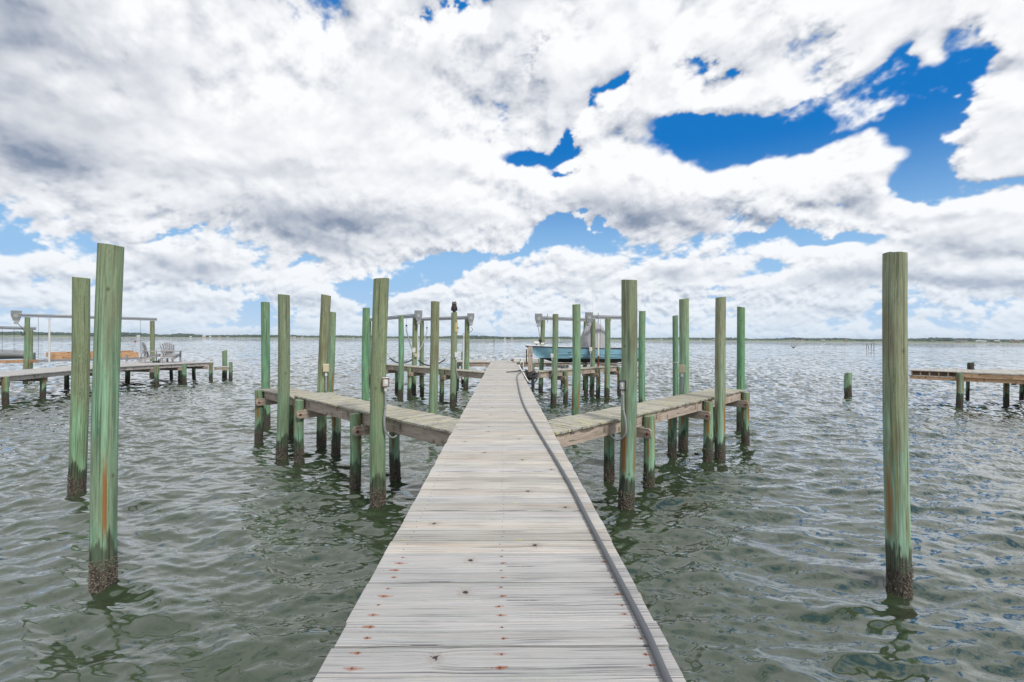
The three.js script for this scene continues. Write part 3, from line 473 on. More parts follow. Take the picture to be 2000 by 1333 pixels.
finger(1, 'near right finger pier with mossy boards and rust-bolted cross beams', 0.81, -7.12, 8.85, 0.82, [2.92, 5.95, 8.8], { shells: true, greyFrom: [4.6, 7] });
finger(-1, 'far left finger pier beneath the hanging slings', 0.79, -19.80, 8.3, 0.70, [2.95, 5.65, 8.1]);
finger(1, 'far right finger pier in front of the blue boat', 0.79, -19.75, 8.0, 0.66, [3.0, 5.75, 7.85]);
// ------------------------------------------------------------------ pier head across the end
function deckBoards(x0, x1, z0, z1, y, bw, seed) { const r = rng(seed), gs = []; for (let x = x0; x < x1 - bw * 0.5; x += bw) { const g = plankGeo(Math.floor(r() * 8), z1 - z0, bw - 0.008, 0.036, 0.02, 0.2, r() < 0.5, 8, 1 / 8); g.translate(x + bw / 2, y - r() * 0.005, (z0 + z1) / 2); gs.push(g); } return gs; }
{
  const t = thing('pier_head', 'plank platform across the seaward end of the walkway', 'pier', [0, 0, -30]);
  const gs = deckBoards(-3.0, 4.1, -1.2, 1.35, DECK + 0.0, 0.14, 71); part('decking', gs, M.plank[1], t);
  for (const z of [1.28, 0.1, -1.12]) part('stringer', bar([-2.98, DECK - 0.16, z], [4.08, DECK - 0.16, z], 0.05, 0.22), M.timber, t);
  for (const [x, z, d] of [[-2.85, 1.45, 0.2], [-0.9, -1.2, 0.2], [1.2, -1.2, 0.2], [3.9, 1.40, 0.2], [4.0, -1.2, 0.2], [1.85, 1.42, 0.2]]) { const m = part('piling', pileGeo([0, 0], 1.5, d, 0.01, 14, 8), M.pile[0], t); m.position.set(x, 0, z); }
}

// ------------------------------------------------------------------ boat lifts
function gearbox(parent, [x, y, z], turn, s = 1) {       // grey cast housing, wider at the top, motor hung below
  const g = new THREE.ExtrudeGeometry((() => { const q = new THREE.Shape(); q.moveTo(-0.19, 0.28); q.lineTo(0.19, 0.28); q.lineTo(0.19, 0.02); q.lineTo(0.11, -0.26); q.lineTo(-0.11, -0.26); q.lineTo(-0.19, 0.02); q.closePath(); return q; })(), { depth: 0.13, bevelEnabled: true, bevelSize: 0.012, bevelThickness: 0.012, bevelSegments: 2 }); g.translate(0, 0, -0.065); g.scale(s, s, s);
  const b = part('gearbox', g, M.greybox, parent); b.position.set(x, y, z); b.rotation.y = turn;
  const c = part('cover_plate', new THREE.CylinderGeometry(0.10 * s, 0.10 * s, 0.02, 20).rotateX(Math.PI / 2), M.galv, b); c.position.set(0, 0, 0.085 * s);
  const m = part('motor', [new THREE.CylinderGeometry(0.085 * s, 0.085 * s, 0.24 * s, 16).rotateX(Math.PI / 2).translate(0, -0.38 * s, 0.02), new RoundedBoxGeometry(0.13 * s, 0.08 * s, 0.12 * s, 2, 0.012).translate(0.05 * s, -0.30 * s, 0.02), new THREE.CylinderGeometry(0.095 * s, 0.095 * s, 0.04 * s, 16).rotateX(Math.PI / 2).translate(0, -0.38 * s, 0.13 * s)], M.galv, b);
  return b;
}
function liftBeam(parent, a, b, over = 0.25) {           // aluminium channel on two piling tops with its cable-winding pipe
  const A = V(...a), B = V(...b), d = B.clone().sub(A).normalize(), A2 = A.clone().addScaledVector(d, -over).toArray(), B2 = B.clone().addScaledVector(d, over).toArray();
  const bm = part('beam', [bar(A2, B2, 0.10, 0.014).translate(0, 0.065, 0), bar(A2, B2, 0.012, 0.13), bar(A2, B2, 0.10, 0.014).translate(0, -0.065, 0)], M.alu, parent);
  part('drive_pipe', rod([A2[0], A2[1] + 0.12, A2[2]], [B2[0], B2[1] + 0.12, B2[2]], 0.028), M.galv, bm);
  return d;
}
function liftPile(parent, kind, [x, z, tx, ty, w]) { const d = w * seenAt(x, z), m = part('piling', pileGeo([tx - x, 0], ty, d, 0.004, 20, 14), M.pile[kind], parent); m.position.set(x, 0, z); return m; }
{
  // ---- left lift: two beams, slings hanging empty between them
  const t = thing('boat_lift', 'empty boat lift with two aluminium beams, grey gearboxes and hanging slings', 'boat lift');
  liftPile(t, 1, [-4.88, -25.15, -4.82, 4.12, 0.27]); liftPile(t, 0, [-9.0, -31.0, -9.0, 4.12, 0.28]); liftPile(t, 1, [-2.27, -27.95, -2.22, 4.16, 0.29]); liftPile(t, 1, [-5.45, -30.8, -5.45, 4.16, 0.28]);
  const y = 4.20, d1 = liftBeam(t, [-4.82, y, -25.2], [-8.95, y, -31.0], 0.18), d2 = liftBeam(t, [-2.2, y + 0.04, -27.9], [-5.43, y + 0.04, -30.75], 0.18);
  gearbox(t, [-4.60, y + 0.02, -24.92], 0.30); gearbox(t, [-1.98, y + 0.04, -27.72], 0.25);
  const sling = (a, b, low, ha, hb) => {
    for (const [p, h] of [[a, ha], [b, hb]]) { part('cable', rod([p[0], y - 0.05, p[2]], [p[0], h, p[2]], 0.006, 0.006, 6), M.black, t); part('hook_ball', new THREE.SphereGeometry(0.055, 14, 10).translate(p[0], h, p[2]), M.black, t); part('shackle', [new THREE.TorusGeometry(0.045, 0.011, 6, 14).translate(p[0], h - 0.10, p[2]), new THREE.TorusGeometry(0.04, 0.010, 6, 14).rotateY(1.2).translate(p[0], h - 0.18, p[2]), new THREE.TorusGeometry(0.04, 0.010, 6, 14).translate(p[0], h - 0.26, p[2])], M.galv, t); }
    const A = [a[0], ha - 0.28, a[2]], B = [b[0], hb - 0.28, b[2]], L = (f, s) => [lerp(A[0], B[0], f), s, lerp(A[2], B[2], f)];
    part('sling_strap', tube([A, L(0.10, lerp(A[1], low, 0.5)), L(0.22, lerp(A[1], low, 0.84))], 0.035, 24, 8), M.strap, t); part('sling_strap', tube([B, L(0.88, lerp(B[1], low, 0.48)), L(0.74, lerp(B[1], low, 0.84))], 0.035, 24, 8), M.strap, t);
    part('sling_padding', tube([L(0.22, lerp(A[1], low, 0.84)), L(0.34, low + 0.06), L(0.5, low), L(0.62, low + 0.10), L(0.74, lerp(B[1], low, 0.84))], 0.042, 32, 8), M.hoseDark, t);
  };
  sling([-5.50, 0, -26.16], [-2.84, 0, -28.47], 1.42, 3.72, 3.66); sling([-7.95, 0, -29.6], [-5.05, 0, -30.42], 1.40, 3.72, 3.70);
  part('motor_cord', tube([[-1.95, 3.70, -27.6], [-1.85, 3.55, -27.55], [-1.95, 3.42, -27.55], [-2.15, 3.36, -27.6]], 0.014, 20, 6), M.black, t);
}
{
  // ---- right lift, the boat in it
  const t = thing('boat_lift', 'boat lift holding the blue boat, gearboxes on two pilings', 'boat lift');
  liftPile(t, 1, [2.14, -26.35, 2.26, 4.10, 0.26]); liftPile(t, 0, [5.03, -28.25, 5.05, 4.10, 0.26]); liftPile(t, 1, [4.87, -25.25, 4.92, 4.12, 0.26]); liftPile(t, 0, [7.36, -26.05, 7.36, 4.12, 0.26]);
  const y = 4.18; liftBeam(t, [2.2, y, -26.3], [5.03, y, -28.2], 0.2); liftBeam(t, [4.9, y + 0.03, -25.2], [7.36, y + 0.03, -26.03], 0.22);
  gearbox(t, [1.98, y - 0.02, -26.1], 0.15); gearbox(t, [4.66, y + 0.02, -25.08], 0.15);
  for (const [x, z] of [[2.10, -26.2], [2.52, -26.45], [4.84, -25.1], [5.20, -25.22]]) part('guide_rod', rod([x, y - 0.25, z], [x, y + 0.30, z], 0.022, 0.022, 8), M.galv, t);
  for (const [x, z] of [[2.75, -26.68], [4.6, -27.9], [5.35, -25.36], [7.0, -25.9]]) part('cable', rod([x, 1.75, z], [x, y - 0.05, z], 0.006, 0.006, 6), M.black, t);
  for (const k of [0.30, 0.36, 0.43, 0.70, 0.80]) { const x = lerp(4.9, 7.36, k), z = lerp(-25.2, -26.03, k); part('hanger', [rod([x, y - 0.04, z], [x, y - 0.14, z], 0.014), new THREE.TorusGeometry(0.05, 0.013, 6, 12, 4).translate(x, y - 0.17, z)], M.galv, t); }
  for (const f of [0.25, 0.72]) { const c = [lerp(1.19, 8.0, f), 0, lerp(-24.6, -27.8, f)]; part('cradle_beam', bar([c[0] - 0.42, 1.52, c[2] - 0.9], [c[0] + 0.42, 1.52, c[2] + 0.9], 0.10, 0.13), M.alu, t); }
  for (const s of [-0.45, 0.45]) part('bunk_board', bar([2.6 + s * 0.43, 1.61, -25.26 + s * 0.9], [7.1 + s * 0.43, 1.61, -27.38 + s * 0.9], 0.09, 0.05), M.timber, t);
  part('motor_cord', tube([[1.98, 3.66, -26.05], [2.02, 3.3, -26.1], [2.12, 2.9, -26.2]], 0.013, 16, 6), M.black, t); part('motor_cord', tube([[4.70, 3.70, -25.0], [4.78, 3.3, -25.06], [4.80, 2.6, -25.1]], 0.013, 16, 6), M.black, t);
}
// ------------------------------------------------------------------ the blue boat; local x runs from stern (0) to bow (L)
const font = await new FontLoader().loadAsync('fonts/droid/droid_sans_bold.typeface.json');
{
  const L = 7.60, ang = Math.atan2(-24.6 + 27.82, 1.19 - 8.07), t = thing('skiff_boat', 'light blue skiff with black bottom, raised on the lift', 'boat', [8.07, 0, -27.82], -ang);
  const ns = 40, S = []; for (let i = 0; i <= ns; i++) {
    const f = i / ns, b = 0.84 * (1 - Math.pow(f, 3.4)) * (0.94 + 0.06 * Math.min(1, f * 4)), bc = 0.72 * (1 - Math.pow(Math.min(1, f * 1.06), 2.6)), yg = 2.46 + 0.16 * f * f;
    const yc = 1.90 + 0.09 * f * f, yk = 1.66 + 0.03 * f + 0.30 * Math.pow(f, 6);
    S.push({ x: f * L - 0.0, b: Math.max(0.012, b), bc: Math.max(0.008, Math.min(bc, b)), yg, yc: Math.min(yc, yg - 0.06), yk: Math.min(yk, yg - 0.07), bl: (i === ns) });
  }
  const strip = (rows, closed) => { const p = [], idx = [], m = rows[0].length; for (const r of rows) for (const q of r) p.push(...q); for (let i = 1; i < rows.length; i++) for (let j = 1; j < m; j++) { const a = (i - 1) * m + j - 1, b = i * m + j - 1; idx.push(a, b, a + 1, a + 1, b, b + 1); } const g = new THREE.BufferGeometry(); g.setAttribute('position', new THREE.Float32BufferAttribute(p, 3)); const uv = []; for (let i = 0; i < p.length; i += 3) uv.push(p[i] * 0.5, p[i + 1] * 0.5); g.setAttribute('uv', new THREE.Float32BufferAttribute(uv, 2)); g.setIndex(idx); g.computeVertexNormals(); return g; };
  const blue = scuffed(0.27, 0.51, 0.66, 0.32); blue.clearcoat = 0.25;
  const sides = []; for (const s of [-1, 1]) sides.push(strip(S.map((q) => { const r = []; for (let k = 0; k <= 6; k++) { const f = k / 6, bulge = 0.03 * Math.sin(f * Math.PI); r.push([q.x - 0.78 * (1 - f) * sstep(0.70 * L, L, q.x), lerp(q.yc, q.yg, f), s * (lerp(q.bc, q.b, Math.pow(f, 1.25)) + bulge * Math.min(1, q.b))]); } return s > 0 ? r : r.reverse(); })));
  sides.push(strip([[[0, S[0].yk, 0], [0, S[0].yc, S[0].bc], [0, S[0].yg, S[0].b]], [[0, S[0].yk, 0], [0, S[0].yc, -S[0].bc], [0, S[0].yg, -S[0].b]]]));
  const hull = part('hull', sides, blue, t);
  const bot = []; for (const s of [-1, 1]) bot.push(strip(S.map((q) => { const sh = 0.78 * sstep(0.70 * L, L, q.x), r = [[q.x - sh * 1.03, q.yk, 0], [q.x - sh * 1.015, lerp(q.yk, q.yc, 0.45), s * q.bc * 0.55], [q.x - sh, q.yc, s * q.bc]]; return s > 0 ? r : r.reverse(); })));
  part('bottom', bot, plain(0.012, 0.013, 0.016, 0.55), t);
  const edge = (s) => S.map((q) => [q.x, q.yg + 0.012, s * q.b]);
  part('rub_rail', [tube(edge(1), 0.026, 80, 6), tube(edge(-1), 0.026, 80, 6)], M.black, t);
  part('gunwale', [strip(S.map((q) => [[q.x, q.yg + 0.030, q.b], [q.x, q.yg + 0.034, Math.max(0, q.b - 0.16)]])), strip(S.map((q) => [[q.x, q.yg + 0.034, -Math.max(0, q.b - 0.16)], [q.x, q.yg + 0.030, -q.b]]))], M.pvc, t);
  part('foredeck', strip(S.slice(27).map((q) => [[q.x, q.yg + 0.05, Math.max(0.004, q.b - 0.10)], [q.x, q.yg + 0.09, 0], [q.x, q.yg + 0.05, -Math.max(0.004, q.b - 0.10)]])), M.pvc, t);
  part('cockpit_floor', strip(S.slice(0, 28).map((q) => [[q.x, 2.02, q.b * 0.9], [q.x, 2.02, -q.b * 0.9]])), M.pvc, t);
  part('chine_strake', [strip(S.slice(0, 33).map((q) => [[q.x, q.yc + 0.30, q.bc * 0.35 + q.b * 0.65 + 0.022], [q.x, q.yc + 0.275, q.bc * 0.40 + q.b * 0.60 + 0.032]])), strip(S.slice(0, 33).map((q) => [[q.x, q.yc + 0.275, -(q.bc * 0.40 + q.b * 0.60 + 0.032)], [q.x, q.yc + 0.30, -(q.bc * 0.35 + q.b * 0.65 + 0.022)]]))], blue, t);
  // bow trolling motor folded on the foredeck
  const tm = part('trolling_motor', [new THREE.CapsuleGeometry(0.075, 0.22, 6, 14).rotateZ(Math.PI / 2).translate(6.95, 2.80, 0), new RoundedBoxGeometry(0.20, 0.10, 0.14, 2, 0.02).translate(6.6, 2.76, 0)], M.pvc, t);
  part('motor_head', [new RoundedBoxGeometry(0.16, 0.22, 0.14, 2, 0.03).rotateZ(0.3).translate(6.72, 2.88, 0.02), rod([6.98, 2.70, 0], [6.8, 2.78, 0], 0.03)], M.black, tm);
  part('shaft', rod([6.5, 2.80, 0], [5.35, 2.86, 0.05], 0.024, 0.024, 8), M.galv, tm);
  part('coiled_cord', (() => { const p = []; for (let i = 0; i <= 120; i++) { const f = i / 120; p.push([lerp(6.4, 5.3, f), 2.80 + 0.05 * f + 0.035 * Math.cos(f * 100), 0.10 + 0.035 * Math.sin(f * 100)]); } return tube(p, 0.009, 360, 5); })(), M.black, tm);
  // registration letters on the port bow, arrow mark ahead of them
  const txt = new TextGeometry('NC', { font, size: 0.11, depth: 0.006, curveSegments: 4 }); txt.rotateY(Math.PI);
  for (const s of [1]) { const m = part('registration_letters', txt, M.black, hull); m.position.set(5.02, 2.24, 0); }
  const letters = hull.children[0]; letters.rotation.set(0, 0, 0); letters.position.set(0, 0, 0);
  t.userData.side = 0;
  // the side that faces the walkway is local -z or +z: put them on the one nearer the camera
  t.updateMatrixWorld(true);
  const near = V(4, 2, 1).applyMatrix4(t.matrixWorld).z > V(4, 2, -1).applyMatrix4(t.matrixWorld).z ? 1 : -1; delete t.userData.side;
  const q = S[27], yy = 2.20, ff = (yy - q.yc) / (q.yg - q.yc), zz = near * (lerp(q.bc, q.b, Math.pow(ff, 1.25)) + 0.045 * Math.min(1, q.b) + 0.01);
  letters.position.set(q.x + 0.12, yy, zz); letters.rotation.y = near > 0 ? Math.PI : 0; letters.rotation.x = 0;
  letters.rotation.y += near > 0 ? 0.02 : -0.12;
  part('whip_antenna', rod([3.1, 2.5, -0.3 * near], [3.0, 7.1, -0.3 * near], 0.010, 0.004, 6), M.pvc, t);
}
{
  // grey cover slung from the lift beam over the console
  const pos = [], uv = [], idx = [], NU = 96, NV = 16, u = V(8.0 - 1.19, 0, -27.8 + 24.6).normalize(), c0 = V(5.25, 0, -26.45);
  for (let j = 0; j <= NV; j++) for (let i = 0; i <= NU; i++) {
    const f = j / NV, a = i / NU * 2 * Math.PI, fold = Math.sin(a * 9 + 2 * n2(Math.cos(a) * 2, Math.sin(a) * 2)) * (0.02 + 0.05 * (1 - f)) + 0.03 * Math.sin(a * 23);
    const g = Math.pow(f, 0.62), lx = (0.36 + 0.70 * g) * (1 + fold * 0.8), lz = (0.10 + 0.66 * g) * (1 + fold);
    const y = lerp(4.06 - 0.05 * Math.abs(Math.sin(a * 3)) - 0.30 * Math.pow(Math.max(0, Math.cos(a)), 2), 2.50, f), p = Math.cos(a) * lx, q = Math.sin(a) * lz;
    pos.push(c0.x + u.x * p - u.z * q, y, c0.z + u.z * p + u.x * q); uv.push(i / 24, f * 2); if (i && j) { const b = j * (NU + 1) + i, d = b - NU - 1; idx.push(d - 1, b - 1, d, d, b - 1, b); }
  }
  const g = new THREE.BufferGeometry(); g.setAttribute('position', new THREE.Float32BufferAttribute(pos, 3)); g.setAttribute('uv', new THREE.Float32BufferAttribute(uv, 2)); g.setIndex(idx); g.computeVertexNormals();
  const m = scuffed(0.40, 0.40, 0.42, 0.9); m.side = THREE.DoubleSide;
  solo('boat_cover', g, m, 'grey canvas cover draped over the boat from the lift beam', 'cover');
}
// ------------------------------------------------------------------ owl decoy
{
  const t = thing('owl_decoy', 'dark brown owl decoy perched on top of a piling', 'decoy', [-2.21, 4.165, -20.59], 0.3);
  const brown = scuffed(0.045, 0.032, 0.036, 0.8);
  const body = new THREE.LatheGeometry([[0.0, 0], [0.075, 0.0], [0.085, 0.02], [0.07, 0.04], [0.10, 0.10], [0.125, 0.19], [0.12, 0.27], [0.10, 0.32], [0.108, 0.37], [0.098, 0.43], [0.06, 0.465], [0, 0.475]].map((p) => new THREE.Vector2(...p)), 24); body.scale(1, 1, 0.85);
  const b = part('body', body, brown, t);
  for (const s of [-1, 1]) { part('ear_tuft', new THREE.ConeGeometry(0.026, 0.10, 6).rotateZ(-s * 0.25).translate(s * 0.065, 0.49, 0.0), brown, b); part('wing', new THREE.SphereGeometry(0.1, 12, 10).scale(0.35, 1.25, 0.7).rotateZ(s * 0.12).translate(s * 0.105, 0.19, 0), brown, b); part('eye', new THREE.SphereGeometry(0.019, 10, 8).translate(s * 0.04, 0.395, 0.082), M.yellow, b); }
  part('beak', new THREE.ConeGeometry(0.014, 0.04, 6).rotateX(2.6).translate(0, 0.365, 0.095), M.black, b);
}
// ------------------------------------------------------------------ outlet and switch boxes with their conduits, strapped to the pilings
function outlet(name, label, [x, y, z], s, look, run, turn = 0) {
  const t = thing(name, label, 'outlet', [x, y, z], turn, 'electric boxes on the pilings');
  const b = part('box', new RoundedBoxGeometry(0.115 * s, 0.165 * s, 0.085 * s, 3, 0.012), look === 'tan' ? M.cream : look === 'galv' ? M.galv : M.pvc, t);
  if (look === 'framed') { const f = part('cover_frame', [[-0.048, 0, 0.018, 0.165], [0.048, 0, 0.018, 0.165], [0, 0.074, 0.115, 0.018], [0, -0.074, 0.115, 0.018]].map(([a, c, w, h]) => new RoundedBoxGeometry(w * s * 1.1, h * s * 1.05, 0.03, 2, 0.004).translate(a * s * 1.1, c * s * 1.05, 0.05 * s)), M.black, b); part('switch', new RoundedBoxGeometry(0.03 * s, 0.07 * s, 0.03, 2, 0.006).translate(0, 0, 0.05 * s), M.pvc, b); }
  else if (look === 'rusty') { part('cover_frame', [[-0.05, 0, 0.012, 0.15], [0.05, 0, 0.012, 0.15], [0, 0.07, 0.105, 0.012], [0, -0.07, 0.105, 0.012]].map(([a, c, w, h]) => new THREE.BoxGeometry(w * s, h * s, 0.02).translate(a * s, c * s, 0.046 * s)), M.rust, b); part('switch', new RoundedBoxGeometry(0.05 * s, 0.09 * s, 0.02, 2, 0.006).translate(0, 0, 0.045 * s), M.pvc, b); }
  else part('cover', new RoundedBoxGeometry(0.10 * s, 0.15 * s, 0.02, 2, 0.008).translate(0, 0, 0.045 * s), look === 'tan' ? M.cream : M.pvc, b);
  if (run) { part('coupling', rod([0, -0.08 * s, 0], [0, -0.16 * s, 0], 0.026 * s, 0.026 * s, 12), M.pvc, t); part('conduit', tube(run, 0.017 * s, 48, 8), M.conduit, t); part('clamp', new THREE.TorusGeometry(0.021 * s, 0.007, 6, 14).rotateX(Math.PI / 2).translate(run[1][0], run[1][1], run[1][2]), M.galv, t); }
  return t;
}
outlet('switch_box', 'white switch box with rusty frame on the tall piling left of the walkway', [-2.075, 2.225, -8.155], 1.0, 'rusty', [[0, -0.14, 0], [0, -0.45, 0], [-0.02, -0.62, 0.01], [0.0, -0.85, 0.0], [0.12, -1.0, -0.06], [0.30, -0.96, -0.28], [0.42, -0.90, -0.42]], 0.35);
outlet('switch_box', 'switch box with thick black frame on the tall piling right of the walkway', [2.065, 2.215, -7.935], 1.0, 'framed', [[0.01, -0.14, 0], [0.02, -0.42, 0.01], [0.06, -0.62, 0.02], [0.05, -0.85, 0.0], [-0.08, -0.98, -0.08], [-0.25, -0.93, -0.3], [-0.35, -0.86, -0.45]], -0.35);
outlet('outlet_box', 'tan outlet box on the piling behind the near left finger pier', [-4.87, 2.17, -12.74], 1.35, 'tan', [[0, -0.2, 0], [0, -0.4, 0], [0, -0.62, 0]], 0.2);
outlet('outlet_box', 'tan outlet box on the piling behind the near right finger pier', [4.87, 2.22, -12.46], 1.35, 'tan', [[0, -0.2, 0], [0, -0.4, 0], [0, -0.66, 0]], -0.2);
outlet('outlet_box', 'small white outlet box on the owl piling', [-2.10, 2.27, -20.48], 1.35, 'white', [[0, -0.2, 0], [-0.01, -0.45, 0], [0.02, -0.75, 0], [0.12, -0.98, -0.05], [0.3, -1.0, -0.2]], 0.2);
outlet('outlet_box', 'small white outlet on the piling in front of the boat bow', [2.21, 2.25, -20.92], 1.1, 'white', [[0, -0.2, 0], [0, -0.5, 0], [0.02, -0.75, 0], [-0.12, -0.98, -0.05], [-0.3, -0.95, -0.2]], -0.2);
outlet('outlet_box', 'grey control box on the lift piling beside the slings', [-4.84, 2.36, -24.99], 1.6, 'galv', [[0, -0.2, 0], [0, -0.45, 0], [0, -0.8, 0]], 0.1);
outlet('outlet_box', 'yellowed outlet box just below the grey control box', [-4.74, 2.08, -24.99], 1.15, 'tan', null, 0.1);
outlet('outlet_box', 'white control box on the lift piling beside the boat cover', [4.76, 2.46, -25.09], 1.4, 'white', [[0, -0.2, 0], [0.02, -0.45, 0], [0, -0.85, 0]], -0.1);
solo('thermometer', new RoundedBoxGeometry(0.085, 0.42, 0.02, 2, 0.006), M.yellow, 'narrow yellow thermometer board near the top of the owl piling', 'thermometer', [-2.10, 3.50, -20.47]);
{
  const t = thing('guide_pole', 'white plastic pipe strapped upright to the lift piling at the pier head', 'pipe', [-2.44, 0, -27.88]); part('pipe', rod([0, 0.55, 0], [0.03, 3.36, 0], 0.055), M.pvc, t); part('band', rod([0.028, 3.0, 0], [0.03, 3.16, 0], 0.058), M.cream, t);
  const u = thing('guide_pole', 'white guide pole with dark foot in front of the boat', 'pipe', [5.05, 0, -24.42]); part('pipe', rod([0, 2.13, 0], [-0.02, 3.32, 0], 0.045), M.pvc, u); part('foot', rod([0, 1.55, 0], [0, 2.13, 0], 0.042), M.rust, u);
  const v = thing('guide_pole', 'white upright pipe between the lift pilings behind the slings', 'pipe', [-4.72, 0, -25.35]); part('pipe', rod([0, 1.57, 0], [0, 3.7, 0], 0.035), M.pvc, v); part('end_cap', rod([0, 3.7, 0], [0, 3.74, 0], 0.04), M.pvc, v);
}
// ------------------------------------------------------------------ the long hose along the walkway, the post and its coil
{
  const pts = [[0.69, 1.568, 1.4], [0.70, 1.568, -0.6], [0.70, 1.568, -1.91], [0.71, 1.568, -2.21], [0.70, 1.568, -2.76], [0.68, 1.568, -3.65], [0.67, 1.568, -4.32], [0.63, 1.568, -5.42], [0.53, 1.568, -7.57], [0.45, 1.568, -9.94], [0.44, 1.568, -12.2], [0.46, 1.568, -14.28], [0.50, 1.568, -16.84], [0.56, 1.568, -18.2], [0.68, 1.575, -19.3], [0.82, 1.60, -19.75], [0.95, 1.60, -19.9]];
  const t = thing('water_line', 'long grey hose lying along the right side of the walkway', 'hose'); part('hose', tube(pts, 0.0175, 420, 12), M.hose, t);
  const p = thing('hose_post', 'brown square timber post at the walkway edge by the boat bow', 'post', [1.17, 0, -20.06]); part('post', bar([0, 1.2, 0], [0, 2.68, 0], 0.18, 0.18), M.timber, p); part('brace_board', bar([-0.16, 1.9, -0.10], [-0.16, 2.55, -0.10], 0.05, 0.12), M.timberDark, p);
  const r = rng(88), cs = []; for (let k = 0; k < 13; k++) { const q = [], R = 0.20 + 0.14 * r(), oy = 1.28 + 0.36 * r(), a0 = r() * 6.28, tl = (r() - 0.5) * 0.5; for (let i = 0; i <= 26; i++) { const a = a0 + i / 26 * 6.283; q.push([Math.cos(a) * R, oy + tl * Math.cos(a) * R + 0.03 * Math.sin(a * 3 + k) - 0.16 * Math.max(0, Math.sin(a)) * (k % 3 === 0 ? 1 : 0.3), Math.sin(a) * R * 0.8 + 0.02]); } cs.push(tube(q, 0.021, 60, 7)); }
  cs.push(tube([[-0.35, 1.62, 0.1], [-0.72, 1.60, 0.3], [-1.05, 1.585, 0.35], [-0.8, 1.585, 0.15], [-0.35, 1.66, 0]], 0.019, 40, 7)); cs.push(tube([[-0.25, 1.45, 0.25], [-0.12, 1.15, 0.36], [0.12, 1.08, 0.36], [0.32, 1.35, 0.25], [0.36, 1.6, 0.1]], 0.019, 40, 7));
  solo('coiled_hose', cs, M.hoseDark, 'heap of dark coiled hose hung round the brown post', 'hose', [1.17, 0.0, -20.06]);
  solo('pvc_pole', [rod([0.70, 1.80, -20.0], [1.05, 1.20, -19.45], 0.034), rod([0.66, 1.86, -20.06], [0.70, 1.80, -20.0], 0.042)], M.pvc, 'dirty white pole leaning over the walkway edge by the coiled hose', 'pole');
  const f = thing('standpipe', 'small white standpipe with a tap behind the coiled hose', 'tap', [0.98, 0, -22.6]); part('riser', rod([0, 1.3, 0], [0, 1.88, 0], 0.03), M.pvc, f); part('tap', [rod([-0.14, 1.86, 0.02], [0.03, 1.90, 0], 0.026), rod([-0.14, 1.90, 0.02], [-0.14, 1.78, 0.02], 0.022)], M.pvc, f);
  const w = thing('pipe_bundle', 'white plastic pipes with black bands lying on the pier head', 'pipe', [0.5, 1.555, -28.95]); part('pipe', rod([0.1, 0.055, 0], [2.0, 0.055, 0], 0.052, 0.052, 14), M.pvc, w); part('pipe', rod([0.1, 0.165, 0], [2.0, 0.165, 0], 0.052, 0.052, 14), M.pvc, w); for (const x of [0.15, 0.55, 0.95, 1.7]) part('band', new RoundedBoxGeometry(0.03, 0.225, 0.12, 2, 0.01).translate(x, 0.11, 0), M.black, w); part('end_cap', new THREE.ConeGeometry(0.10, 0.15, 14).rotateZ(Math.PI / 2).translate(0.02, 0.11, 0), M.rust, w);
}
solo('tied_cord', [new THREE.TorusGeometry(0.128, 0.009, 6, 24).rotateX(Math.PI / 2), new THREE.TorusGeometry(0.128, 0.009, 6, 24).rotateX(Math.PI / 2 + 0.06).translate(0, 0.025, 0), rod([0.02, 0.0, 0.13], [0.03, -0.16, 0.135], 0.012)], M.strap, 'pale cord knotted round the slender green piling at right', 'cord', [7.24, 2.05, -19.23]);
